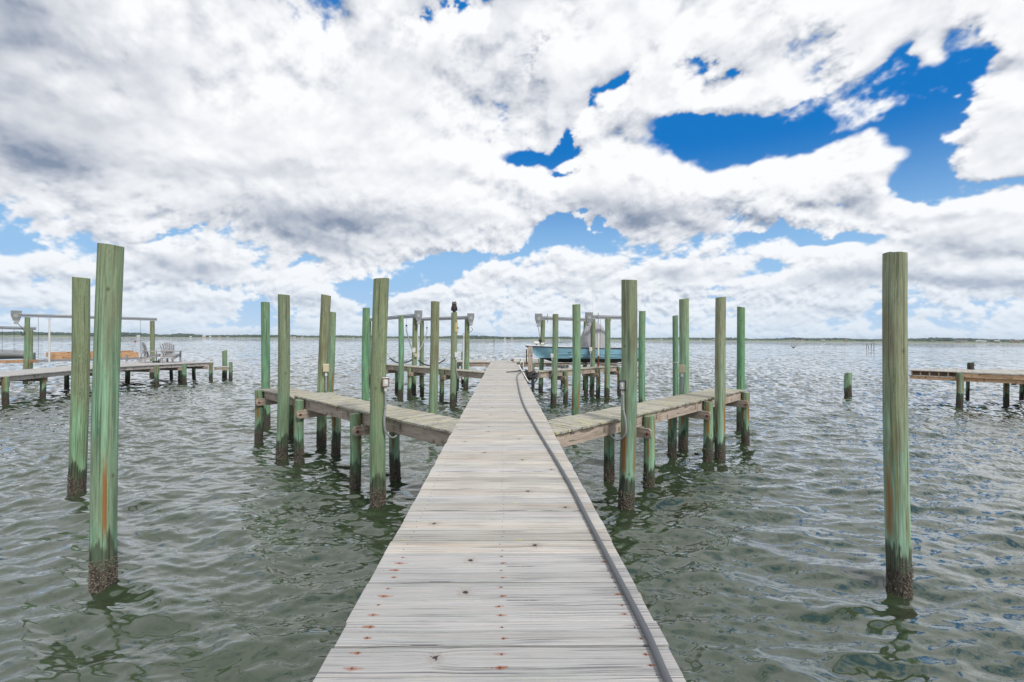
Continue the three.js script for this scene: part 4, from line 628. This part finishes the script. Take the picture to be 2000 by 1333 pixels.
// ------------------------------------------------------------------ the neighbours' pier at left
const Y2 = 1.25;
{
  const t = thing('neighbour_pier', 'neighbouring grey plank pier at far left with two chairs on it', 'pier', [-22, 0, -26]), O = (x, z) => [x + 22, z + 26];
  // walkway and wider end platform, as boards across
  const edgeR = [[-19.6, -10], [-21.3, -18.5], [-21.6, -20.2], [-22.1, -23.8], [-22.3, -25.6], [-22.2, -27.6], [-21.6, -29.5], [-20.9, -31.2], [-20.2, -32.6]], edgeL = [[-22.2, -10], [-23.6, -18.5], [-24.0, -20.8], [-24.8, -24.0], [-25.2, -25.8], [-25.6, -28], [-25.6, -30.2], [-25.4, -32], [-25.0, -33.8]];
  const at = (e, f) => { const q = f * (e.length - 1), i = Math.min(e.length - 2, Math.floor(q)); return [lerp(e[i][0], e[i + 1][0], q - i), lerp(e[i][1], e[i + 1][1], q - i)]; };
  const gs = [], N = 150; const r = rng(5); for (let i = 0; i < N; i++) { const f = (i + 0.5) / N, a = O(...at(edgeR, f)), b = O(...at(edgeL, f)), a2 = O(...at(edgeR, f + 0.9 / N)), w = Math.max(0.08, Math.hypot(a2[0] - a[0], a2[1] - a[1])), L = Math.hypot(a[0] - b[0], a[1] - b[1]) + r() * 0.04, g = plankGeo(Math.floor(r() * 8), w, L, 0.04, 0.02, 0.8, r() < 0.5, 8, 1 / 8); g.rotateY(-Math.atan2(b[1] - a[1], b[0] - a[0])); g.translate((a[0] + b[0]) / 2, Y2 - r() * 0.006, (a[1] + b[1]) / 2); gs.push(g); }
  part('decking', gs, M.plank[0], t);
  for (const [e, off] of [[edgeR, -0.1], [edgeL, 0.1]]) for (let i = 0; i < e.length - 1; i++) { const a = O(...e[i]), b = O(...e[i + 1]); part('stringer', bar([a[0] + off, Y2 - 0.15, a[1]], [b[0] + off, Y2 - 0.15, b[1]], 0.05, 0.2), M.timberGrey, t); }
  for (const [x, z, d, y] of [[-21.62, -20.4, 0.34, 1.2], [-22.2, -22.6, 0.32, 1.05], [-24.25, -30.15, 0.34, 1.05], [-21.3, -28.7, 0.31, 1.22], [-20.75, -30.35, 0.31, 1.22], [-20.15, -32.1, 0.28, 1.22], [-22.9, -30.8, 0.26, 1.05], [-21.7, -31.3, 0.3, 1.05], [-23.9, -33.6, 0.26, 1.05], [-22.1, -33.3, 0.28, 1.05], [-24.7, -26.5, 0.3, 1.05], [-22.0, -26.0, 0.3, 1.05]]) { const m = part('piling', pileGeo([0, 0], y, d * seenAt(x, z), 0.01, 16, 8), M.pile[0], t), o = O(x, z); m.position.set(o[0], 0, o[1]); }
  for (const [a, b] of [[[-20.3, -32.0], [-24.8, -33.3]], [[-20.9, -30.5], [-25.3, -31.4]], [[-21.3, -28.9], [-25.4, -29.6]], [[-22.1, -26.0], [-25.2, -26.2]], [[-21.7, -20.6], [-23.9, -21.0]], [[-22.2, -22.8], [-24.4, -22.9]]]) { const p = O(...a), q = O(...b); part('cross_beam', bar([p[0], Y2 - 0.36, p[1]], [q[0], Y2 - 0.36, q[1]], 0.08, 0.2), M.timber, t); }
  const s = thing('swim_step', 'small low landing step at the seaward end of the left neighbour pier', 'landing', [-19.7, 0, -32.9]); part('decking', [0, 1, 2, 3, 4].map((i) => plankGeo(i, 0.15, 0.95, 0.04, 0, 0.6, 0, 8, 1 / 8).translate(0, 0.92, -0.35 + i * 0.16)), M.plank[1], s); part('beam', bar([-0.5, 0.78, 0.3], [0.5, 0.78, 0.3], 0.06, 0.16), M.timber, s); const m = part('piling', pileGeo([0, 0], 1.25, 0.24, 0.01, 16, 8), M.pile[0], s); m.position.set(0.42, 0, 0); const p = part('piling', pileGeo([0, 0], 2.02, 0.32, 0.02, 16, 10), M.pile[1], s); p.position.set(-0.55, 0, -0.9);
}
function adirondack(label, [x, z], turn) {
  const t = thing('adirondack_chair', label, 'chair', [x, Y2 + 0.002, z], turn, 'weathered chairs on the left pier'), m = M.chair; t.scale.setScalar(1.32);
  for (const s of [-1, 1]) { part('leg', bar([s * 0.30, 0, 0.34], [s * 0.30, 0.56, 0.34], 0.09, 0.03), m, t); part('leg', bar([s * 0.26, 0.0, -0.38], [s * 0.26, 0.52, -0.30], 0.09, 0.03), m, t); part('side_rail', bar([s * 0.265, 0.38, 0.36], [s * 0.265, 0.14, -0.52], 0.03, 0.11), m, t); part('armrest', bar([s * 0.36, 0.575, 0.42], [s * 0.36, 0.575, -0.36], 0.14, 0.025), m, t); }
  for (let i = 0; i < 6; i++) { const f = i / 5; part('seat_slat', bar([-0.27, lerp(0.43, 0.29, f), lerp(0.36, -0.12, f)], [0.27, lerp(0.43, 0.29, f), lerp(0.36, -0.12, f)], 0.075, 0.02), m, t); }
  for (let i = -3; i <= 3; i++) { const h = 1.04 - 0.016 * i * i; part('back_slat', bar([i * 0.062, 0.27, -0.18], [i * 0.100, h, -0.38], 0.066, 0.02), m, t); }
  part('back_rail', bar([-0.30, 0.60, -0.31], [0.30, 0.60, -0.31], 0.03, 0.07), m, t); part('stretcher', bar([-0.29, 0.26, -0.37], [0.29, 0.26, -0.37], 0.025, 0.08), m, t); part('back_rail', bar([-0.26, 0.34, -0.22], [0.26, 0.34, -0.22], 0.03, 0.07), m, t);
  return t;
}
adirondack('grey slatted garden chair seen side-on at left, on the neighbour pier', [-23.9, -31.7], Math.PI - 0.55);
adirondack('grey slatted garden chair seen from behind, right of the other chair', [-22.75, -31.9], Math.PI + 0.2);
solo('coiled_rope', [0, 1, 2].map((i) => new THREE.TorusGeometry(0.16 + 0.03 * i, 0.025, 6, 24).rotateX(Math.PI / 2).translate(0.02 * i, 0.025 + 0.03 * (2 - i), 0)).concat([rod([0.25, 0.02, 0.1], [0.3, 0.22, 0.12], 0.05)]), M.hoseDark, 'small dark coil of rope on the deck between the two grey chairs', 'rope', [-23.45, Y2, -31.5]);
{
  const t = thing('boat_lift', 'boat lift behind the left neighbour pier, one long beam on three pilings', 'boat lift');
  liftPile(t, 0, [-30.15, -29.6, -30.03, 4.16, 0.36]); liftPile(t, 1, [-28.27, -31.73, -28.27, 4.16, 0.33]); liftPile(t, 1, [-25.9, -34.4, -25.88, 4.16, 0.36]);
  liftBeam(t, [-30.1, 4.25, -29.6], [-25.9, 4.25, -34.4], 0.3);
  gearbox(t, [-30.62, 4.25, -29.5], 0.75, 1.15);
  part('motor_cord', tube([[-30.4, 3.75, -29.4], [-30.15, 3.5, -29.38], [-29.98, 3.15, -29.38], [-30.12, 3.0, -29.38], [-30.2, 3.3, -29.38]], 0.016, 24, 6), M.black, t);
  for (const [x, z] of [[-29.75, -30.0], [-26.35, -33.9]]) part('cable', rod([x, 1.6, z], [x, 4.2, z], 0.008, 0.008, 6), M.black, t);
  part('guide_pole', rod([-29.35, 1.3, -30.3], [-29.35, 4.15, -30.3], 0.05), M.pvc, t);
  part('bunk_board', bar([-30.2, 1.60, -31.1], [-26.7, 1.66, -34.2], 0.06, 0.40), M.timberOrange, t); part('bunk_board', bar([-31.6, 1.70, -32.4], [-28.1, 1.78, -35.5], 0.06, 0.34), M.timberOrange, t);
  part('cradle_beam', bar([-30.4, 1.36, -30.6], [-26.2, 1.42, -34.4], 0.10, 0.15), M.alu, t);
  for (const f of [0.35, 0.8]) part('bracket', bar([lerp(-30.4, -26.2, f), 1.2, lerp(-30.5, -34.3, f)], [lerp(-30.4, -26.2, f), 1.66, lerp(-30.5, -34.3, f)], 0.12, 0.06), M.galv, t);
  const u = thing('boat_lift', 'lower boat lift at the left picture edge with an orange bunk board', 'boat lift'); liftPile(u, 1, [-32.45, -32.23, -32.46, 3.38, 0.31]); liftBeam(u, [-36.5, 3.55, -33.3], [-32.3, 3.46, -32.2], 0.3); part('bunk_board', bar([-37, 1.12, -33.0], [-31.7, 1.28, -32.0], 0.05, 0.22), M.timberOrange, u); part('cradle_beam', bar([-37, 1.55, -34.0], [-33.2, 1.58, -33.0], 0.10, 0.14), M.alu, u);
  for (const x of [-35.2, -34.4]) part('cable', rod([x, 1.5, -33.0], [x, 3.5, -33.0], 0.008, 0.008, 6), M.black, u);
  solo('jon_boat', (() => { const g = new THREE.CylinderGeometry(0.62, 0.42, 3.4, 24, 6, false, Math.PI / 2, Math.PI); g.rotateZ(Math.PI / 2); g.rotateX(Math.PI); g.scale(1, 0.62, 1); const p = g.attributes.position; for (let i = 0; i < p.count; i++) { const k = Math.max(0, p.getX(i) - 0.6) / 1.1; p.setZ(i, p.getZ(i) * (1 - 0.5 * k * k)); p.setY(i, p.getY(i) - 0.12 * k * k); } g.computeVertexNormals(); return g; })(), M.greybox, 'grey upturned dinghy on the lift at the left picture edge', 'boat', [-35.0, 1.66, -33.4]);
}
// ------------------------------------------------------------------ the neighbours' pier at right
{
  const Y = 1.60, t = thing('neighbour_pier', 'newer tan plank pier at the right picture edge with open joists', 'pier', [24, 0, -22]), O = (x, z) => [x - 24, z + 22];
  const e = V(0.72, 0, 0.69), F0 = V(20.15, 0, -22.45), gs = [], r = rng(61);
  for (let s = 0; s < 14; s += 0.145) { const a = F0.clone().addScaledVector(e, s), L = Math.min(6.5, 1.7 + s * 0.85), n = V(0.69, 0, -0.72), c = a.clone().addScaledVector(n, L / 2), g = plankGeo(Math.floor(r() * 8), 0.14, L, 0.036, 0.02, 0.8, r() < 0.5, 8, 1 / 8); g.rotateY(Math.atan2(0.72, 0.69)); const o = O(c.x, c.z); g.translate(o[0], Y - r() * 0.004, o[1]); gs.push(g); }
  part('decking', gs, M.plank[1], t);
  const P = (s, y, w) => { const a = F0.clone().addScaledVector(e, s).add(V(0.69, 0, -0.72).multiplyScalar(w)), o = O(a.x, a.z); return [o[0], y, o[1]]; };
  part('rim_joist', bar(P(1.75, Y - 0.16, 0.07), P(14, Y - 0.16, 0.07), 0.04, 0.22), M.timberNew, t); part('girder', bar(P(-0.02, Y - 0.36, 0.20), P(14, Y - 0.36, 0.20), 0.08, 0.17), M.timberNew, t); part('girder', bar([-2.6, Y - 0.34, 0.55], [3.0, Y - 0.34, 0.75], 0.08, 0.2), M.timberNew, t);
  part('blocking_board', bar(P(0.05, Y - 0.16, 0.42), P(1.8, Y - 0.16, 0.42), 0.04, 0.22), M.timber, t);
  for (let i = 0; i < 6; i++) part('joist', bar(P(0.06 + i * 0.33, Y - 0.155, 0.05), P(0.06 + i * 0.33, Y - 0.155, 0.39), 0.045, 0.215), M.timberNew, t);
  for (const [x, z, d, y] of [[21.45, -21.25, 0.37, 1.56], [24.4, -23.75, 0.22, 1.3], [23.7, -21.25, 0.32, 1.15], [26.9, -23.4, 0.28, 1.3], [27, -16.5, 0.3, 1.3]]) { const m = part('piling', pileGeo([0, 0], y, d * seenAt(x, z), 0.01, 18, 8), M.pile[2], t), o = O(x, z); m.position.set(o[0], 0, o[1]); }
  part('pile_cap_block', bar([-0.1, 1.0, 0.88], [-0.1, 1.42, 0.88], 0.14, 0.1), M.timberGrey, t);
  const a = thing('bollard', 'short timber bollard with a bolt on the right neighbour pier', 'bollard', [23.9, Y, -23.1]); part('post', pileGeo([0, 0], 0.36, 0.26, 0.01, 18, 4, 0.0).translate(0, 0, 0), M.pile[1], a); part('bolt', new THREE.SphereGeometry(0.05, 12, 8).translate(0.06, 0.24, 0.13), M.galv, a);
  const b = thing('bollard', 'taller bollard wound with pale rope, cut off by the right picture edge', 'bollard', [26.2, Y, -22.3]); part('post', pileGeo([0, 0], 0.5, 0.28, 0.01, 18, 4, 0.0), M.pile[1], b); part('rope', [0.05, 0.11, 0.18].map((y, i) => new THREE.TorusGeometry(0.145, 0.02, 6, 24).rotateX(Math.PI / 2 + 0.1 * (i - 1)).translate(0, y, 0)), M.strap, b);
}
// ------------------------------------------------------------------ things far out on the water
{
  const t = thing('channel_marker', 'thin dark stake standing in the water far beyond the walkway end', 'marker', [-4.52, 0, -220]); part('stake', rod([0, -0.5, 0], [0, 2.6, 0], 0.16, 0.13), M.timberDark, t); part('board', bar([-0.3, 2.3, 0.16], [0.3, 2.3, 0.16], 0.04, 0.5), M.timberDark, t);
  const d = thing('duck_blind', 'row of dark stakes far out on the water at right', 'stakes', [161.5, 0, -200]); for (const [x, h] of [[-1.6, 1.9], [-0.7, 1.4], [0.5, 2.0], [1.7, 2.3]]) part('stake', rod([x, -0.5, 0], [x + 0.1, h, 0], 0.14, 0.12), M.timberDark, d); part('rail', bar([-1.7, 1.75, 0], [1.9, 2.0, 0], 0.12, 0.12), M.timberDark, d);
  const b = thing('buoy', 'tiny red float far out on the water at left', 'buoy', [-205, 0, -260]); part('float', new THREE.LatheGeometry([[0, -0.3], [0.4, -0.2], [0.45, 0.3], [0.2, 0.6], [0.1, 1.3], [0, 1.35]].map((p) => new THREE.Vector2(...p)), 12), plain(0.35, 0.04, 0.03, 0.6), b);
  const g = thing('flying_bird', 'small dark bird flying low over the water at right', 'bird', [38.2, 2.12, -60], 0.5);
  const body = new THREE.SphereGeometry(0.10, 12, 8).scale(2.6, 0.8, 0.8); const wing = (s) => { const q = new THREE.BufferGeometry(), v = [-0.12, 0, 0, 0.16, 0, 0, 0.10, 0.26, s * 0.34, -0.10, 0.26, s * 0.34, -0.02, 0.24, s * 0.62]; q.setAttribute('position', new THREE.Float32BufferAttribute(v, 3)); q.setAttribute('uv', new THREE.Float32BufferAttribute(new Array(10).fill(0), 2)); q.setIndex([0, 1, 2, 0, 2, 3, 3, 2, 4]); q.computeVertexNormals(); return q; };
  const bm = plain(0.02, 0.02, 0.022, 0.7); bm.side = THREE.DoubleSide; part('body', [body, wing(1), wing(-1), new THREE.ConeGeometry(0.05, 0.2, 8).rotateZ(-Math.PI / 2).translate(0.32, 0.02, 0)], bm, g);
}
// ------------------------------------------------------------------ the far shore
{
  const shoreR = (a) => 2250 + 160 * n2(a * 5, 3) + 60 * n2b(a * 23, 8) - 260 * sstep(0.25, 0.75, a);
  // low land
  const pos = [], idx = [], uv = [], NA = 420, A0 = -1.15, A1 = 1.15, prof = [[-6, -0.6], [0, 0.5], [12, 1.6], [90, 3.5], [300, 6], [900, 9], [2400, 4]];
  for (let j = 0; j <= NA; j++) for (let i = 0; i < prof.length; i++) { const a = lerp(A0, A1, j / NA), r = shoreR(a) + prof[i][0]; pos.push(Math.sin(a) * r, prof[i][1] + (i > 2 ? 1.5 * n2(a * 40, i) : 0), -Math.cos(a) * r); uv.push(a * 40, prof[i][0] / 60); if (i && j) { const q = j * prof.length + i, p = q - prof.length; idx.push(p - 1, p, q - 1, p, q, q - 1); } }
  const g = new THREE.BufferGeometry(); g.setAttribute('position', new THREE.Float32BufferAttribute(pos, 3)); g.setAttribute('uv', new THREE.Float32BufferAttribute(uv, 2)); g.setIndex(idx); g.computeVertexNormals(); if (g.attributes.normal.getY(NA * 3) < 0) { const ix = g.index.array; for (let i = 0; i < ix.length; i += 3) { const q = ix[i]; ix[i] = ix[i + 1]; ix[i + 1] = q; } g.computeVertexNormals(); }
  const [gm] = textures(512, 128, (x, y, o) => { const a = n2(x / 8, y / 8) * 0.6 + n2b(x / 2, y / 4) * 0.4, k = 1 + 0.3 * a; o[0] = 0.13 * k; o[1] = 0.16 * k; o[2] = 0.06 * k; mixc(o, 0.36, 0.30, 0.20, sstep(0.2, 0.6, n2b(x / 16 + 3, y / 16)) * 0.7); });
  structure('far_shore', g, new THREE.MeshStandardMaterial({ map: gm, roughness: 1 }));
  // woods along it: many rounded crowns, read as one mass from here
  const crown = new THREE.IcosahedronGeometry(1, 1); { const p = crown.attributes.position; for (let i = 0; i < p.count; i++) { const v = V(p.getX(i), p.getY(i), p.getZ(i)), k = 1 + 0.22 * n2(v.x * 3 + 7, v.y * 3 + v.z * 5); p.setXYZ(i, v.x * k, v.y * k, v.z * k); } crown.computeVertexNormals(); }
  const r = rng(909), N = 5200, w = new THREE.InstancedMesh(crown, new THREE.MeshStandardMaterial({ roughness: 1 }), N), m = new THREE.Matrix4(), q = new THREE.Quaternion(), c = new THREE.Color();
  for (let i = 0; i < N; i++) {
    const a = lerp(A0, A1, r()), open = sstep(0.1, 0.5, n2(a * 9 + 4, 2) + (a > 0.22 ? 0.55 : -0.25)), back = 35 + 420 * r() + open * 320 * (0.4 + r()), R = shoreR(a) + back, h = (4.0 + 4.4 * r()) * (0.85 + 0.35 * n2(a * 30, 6)) * (a > 0.22 ? 0.8 : 1.0) + back * 0.006;
    q.setFromAxisAngle(V(0, 1, 0), r() * 6.28); m.compose(V(Math.sin(a) * R, h * 0.75 + 2, -Math.cos(a) * R), q, V(5.5 + 4 * r(), h, 5.5 + 4 * r())); w.setMatrixAt(i, m); const k = 0.6 + 0.8 * r(); c.setRGB(0.030 * k, 0.058 * k, 0.024 * k); w.setColorAt(i, c);
  }
  w.name = 'far_woods'; w.userData = { label: 'dark wooded shoreline along the whole horizon', category: 'woods', kind: 'stuff' }; w.castShadow = true; w.receiveShadow = true; scene.add(w);
  const hw = [plain(0.72, 0.72, 0.70, 0.8), plain(0.55, 0.48, 0.38, 0.8), plain(0.30, 0.22, 0.17, 0.8), plain(0.50, 0.53, 0.55, 0.8)], rf = [plain(0.16, 0.15, 0.15, 0.9), plain(0.40, 0.40, 0.40, 0.8), plain(0.22, 0.13, 0.10, 0.9)];
  const spots = [270, 372, 398, 410, 428, 445, 568, 575, 590, 690, 838, 986, 1000, 1092, 1292, 1368, 1396, 1480, 1545, 1551, 1567, 1608, 1653, 1822, 1872, 1884, 1912, 1922, 1948, 1976, 1988];
  spots.forEach((px, i) => {
    const a = Math.atan((px - 1000) / 900) + 1.05 * D2R, R = shoreR(a) + 14 + 25 * r(), W = 7 + 6 * r(), H = 2.8 + 2.0 * r(), D = 7 + 3 * r();
    const wn = ['white', 'tan', 'brown', 'pale grey'], k = Math.floor(r() * 7) % 4;
    const near = { 270: 'above the chairs at far left', 372: 'left of the stub posts of the left pier', 398: 'second beyond the left pier end', 410: 'third beyond the left pier end', 428: 'above the tall stub of the low landing step', 445: 'above the small stub of the low landing step', 568: 'just right of the second left-finger piling', 575: 'doubled up right of the second left-finger piling', 590: 'midway between the left pairs of pilings', 690: 'left of the white switch-box piling', 838: 'touching the piling right of the slings', 986: 'directly above the walkway end', 1000: 'just right of the walkway end', 1092: 'between the first two pilings by the boat bow', 1292: 'left of the piling with the tied cord', 1368: 'left of the grey-brown lichened piling', 1396: 'touching the grey-brown lichened piling', 1480: 'first right of the near right finger pier', 1545: 'above the flying bird', 1551: 'close right of the one above the bird', 1567: 'third near the flying bird', 1608: 'midway between the bird and the lone stub', 1653: 'straight above the lone low stub piling', 1822: 'first right of the thick right piling', 1872: 'left above the bolted bollard', 1884: 'straight above the bolted bollard', 1912: 'first right of the bolted bollard', 1922: 'second right of the bolted bollard', 1948: 'third right of the bolted bollard', 1976: 'second from the right picture edge', 1988: 'nearest the right picture edge' }[px];
    const t = thing('shore_house', `tiny ${wn[k]} house on far shore, ${near}`, 'house', [Math.sin(a) * R, 1.6, -Math.cos(a) * R], -a, 'houses on the far shore');
    part('wall', new THREE.BoxGeometry(W, H + 1, D).translate(0, H / 2 - 0.5, 0), hw[k], t);
    const s = new THREE.Shape(); s.moveTo(-D * 0.58, 0); s.lineTo(D * 0.58, 0); s.lineTo(0, D * 0.36); s.closePath(); const g2 = new THREE.ExtrudeGeometry(s, { depth: W + 0.8, bevelEnabled: false }); g2.translate(0, 0, -(W + 0.8) / 2); g2.rotateY(Math.PI / 2); part('roof', g2.translate(0, H, 0), rf[Math.floor(r() * 3)], t);
  });
}

scene.fog = new THREE.FogExp2(new THREE.Color(0.72, 0.82, 0.95), 0.00010);


renderer.render(scene, camera);
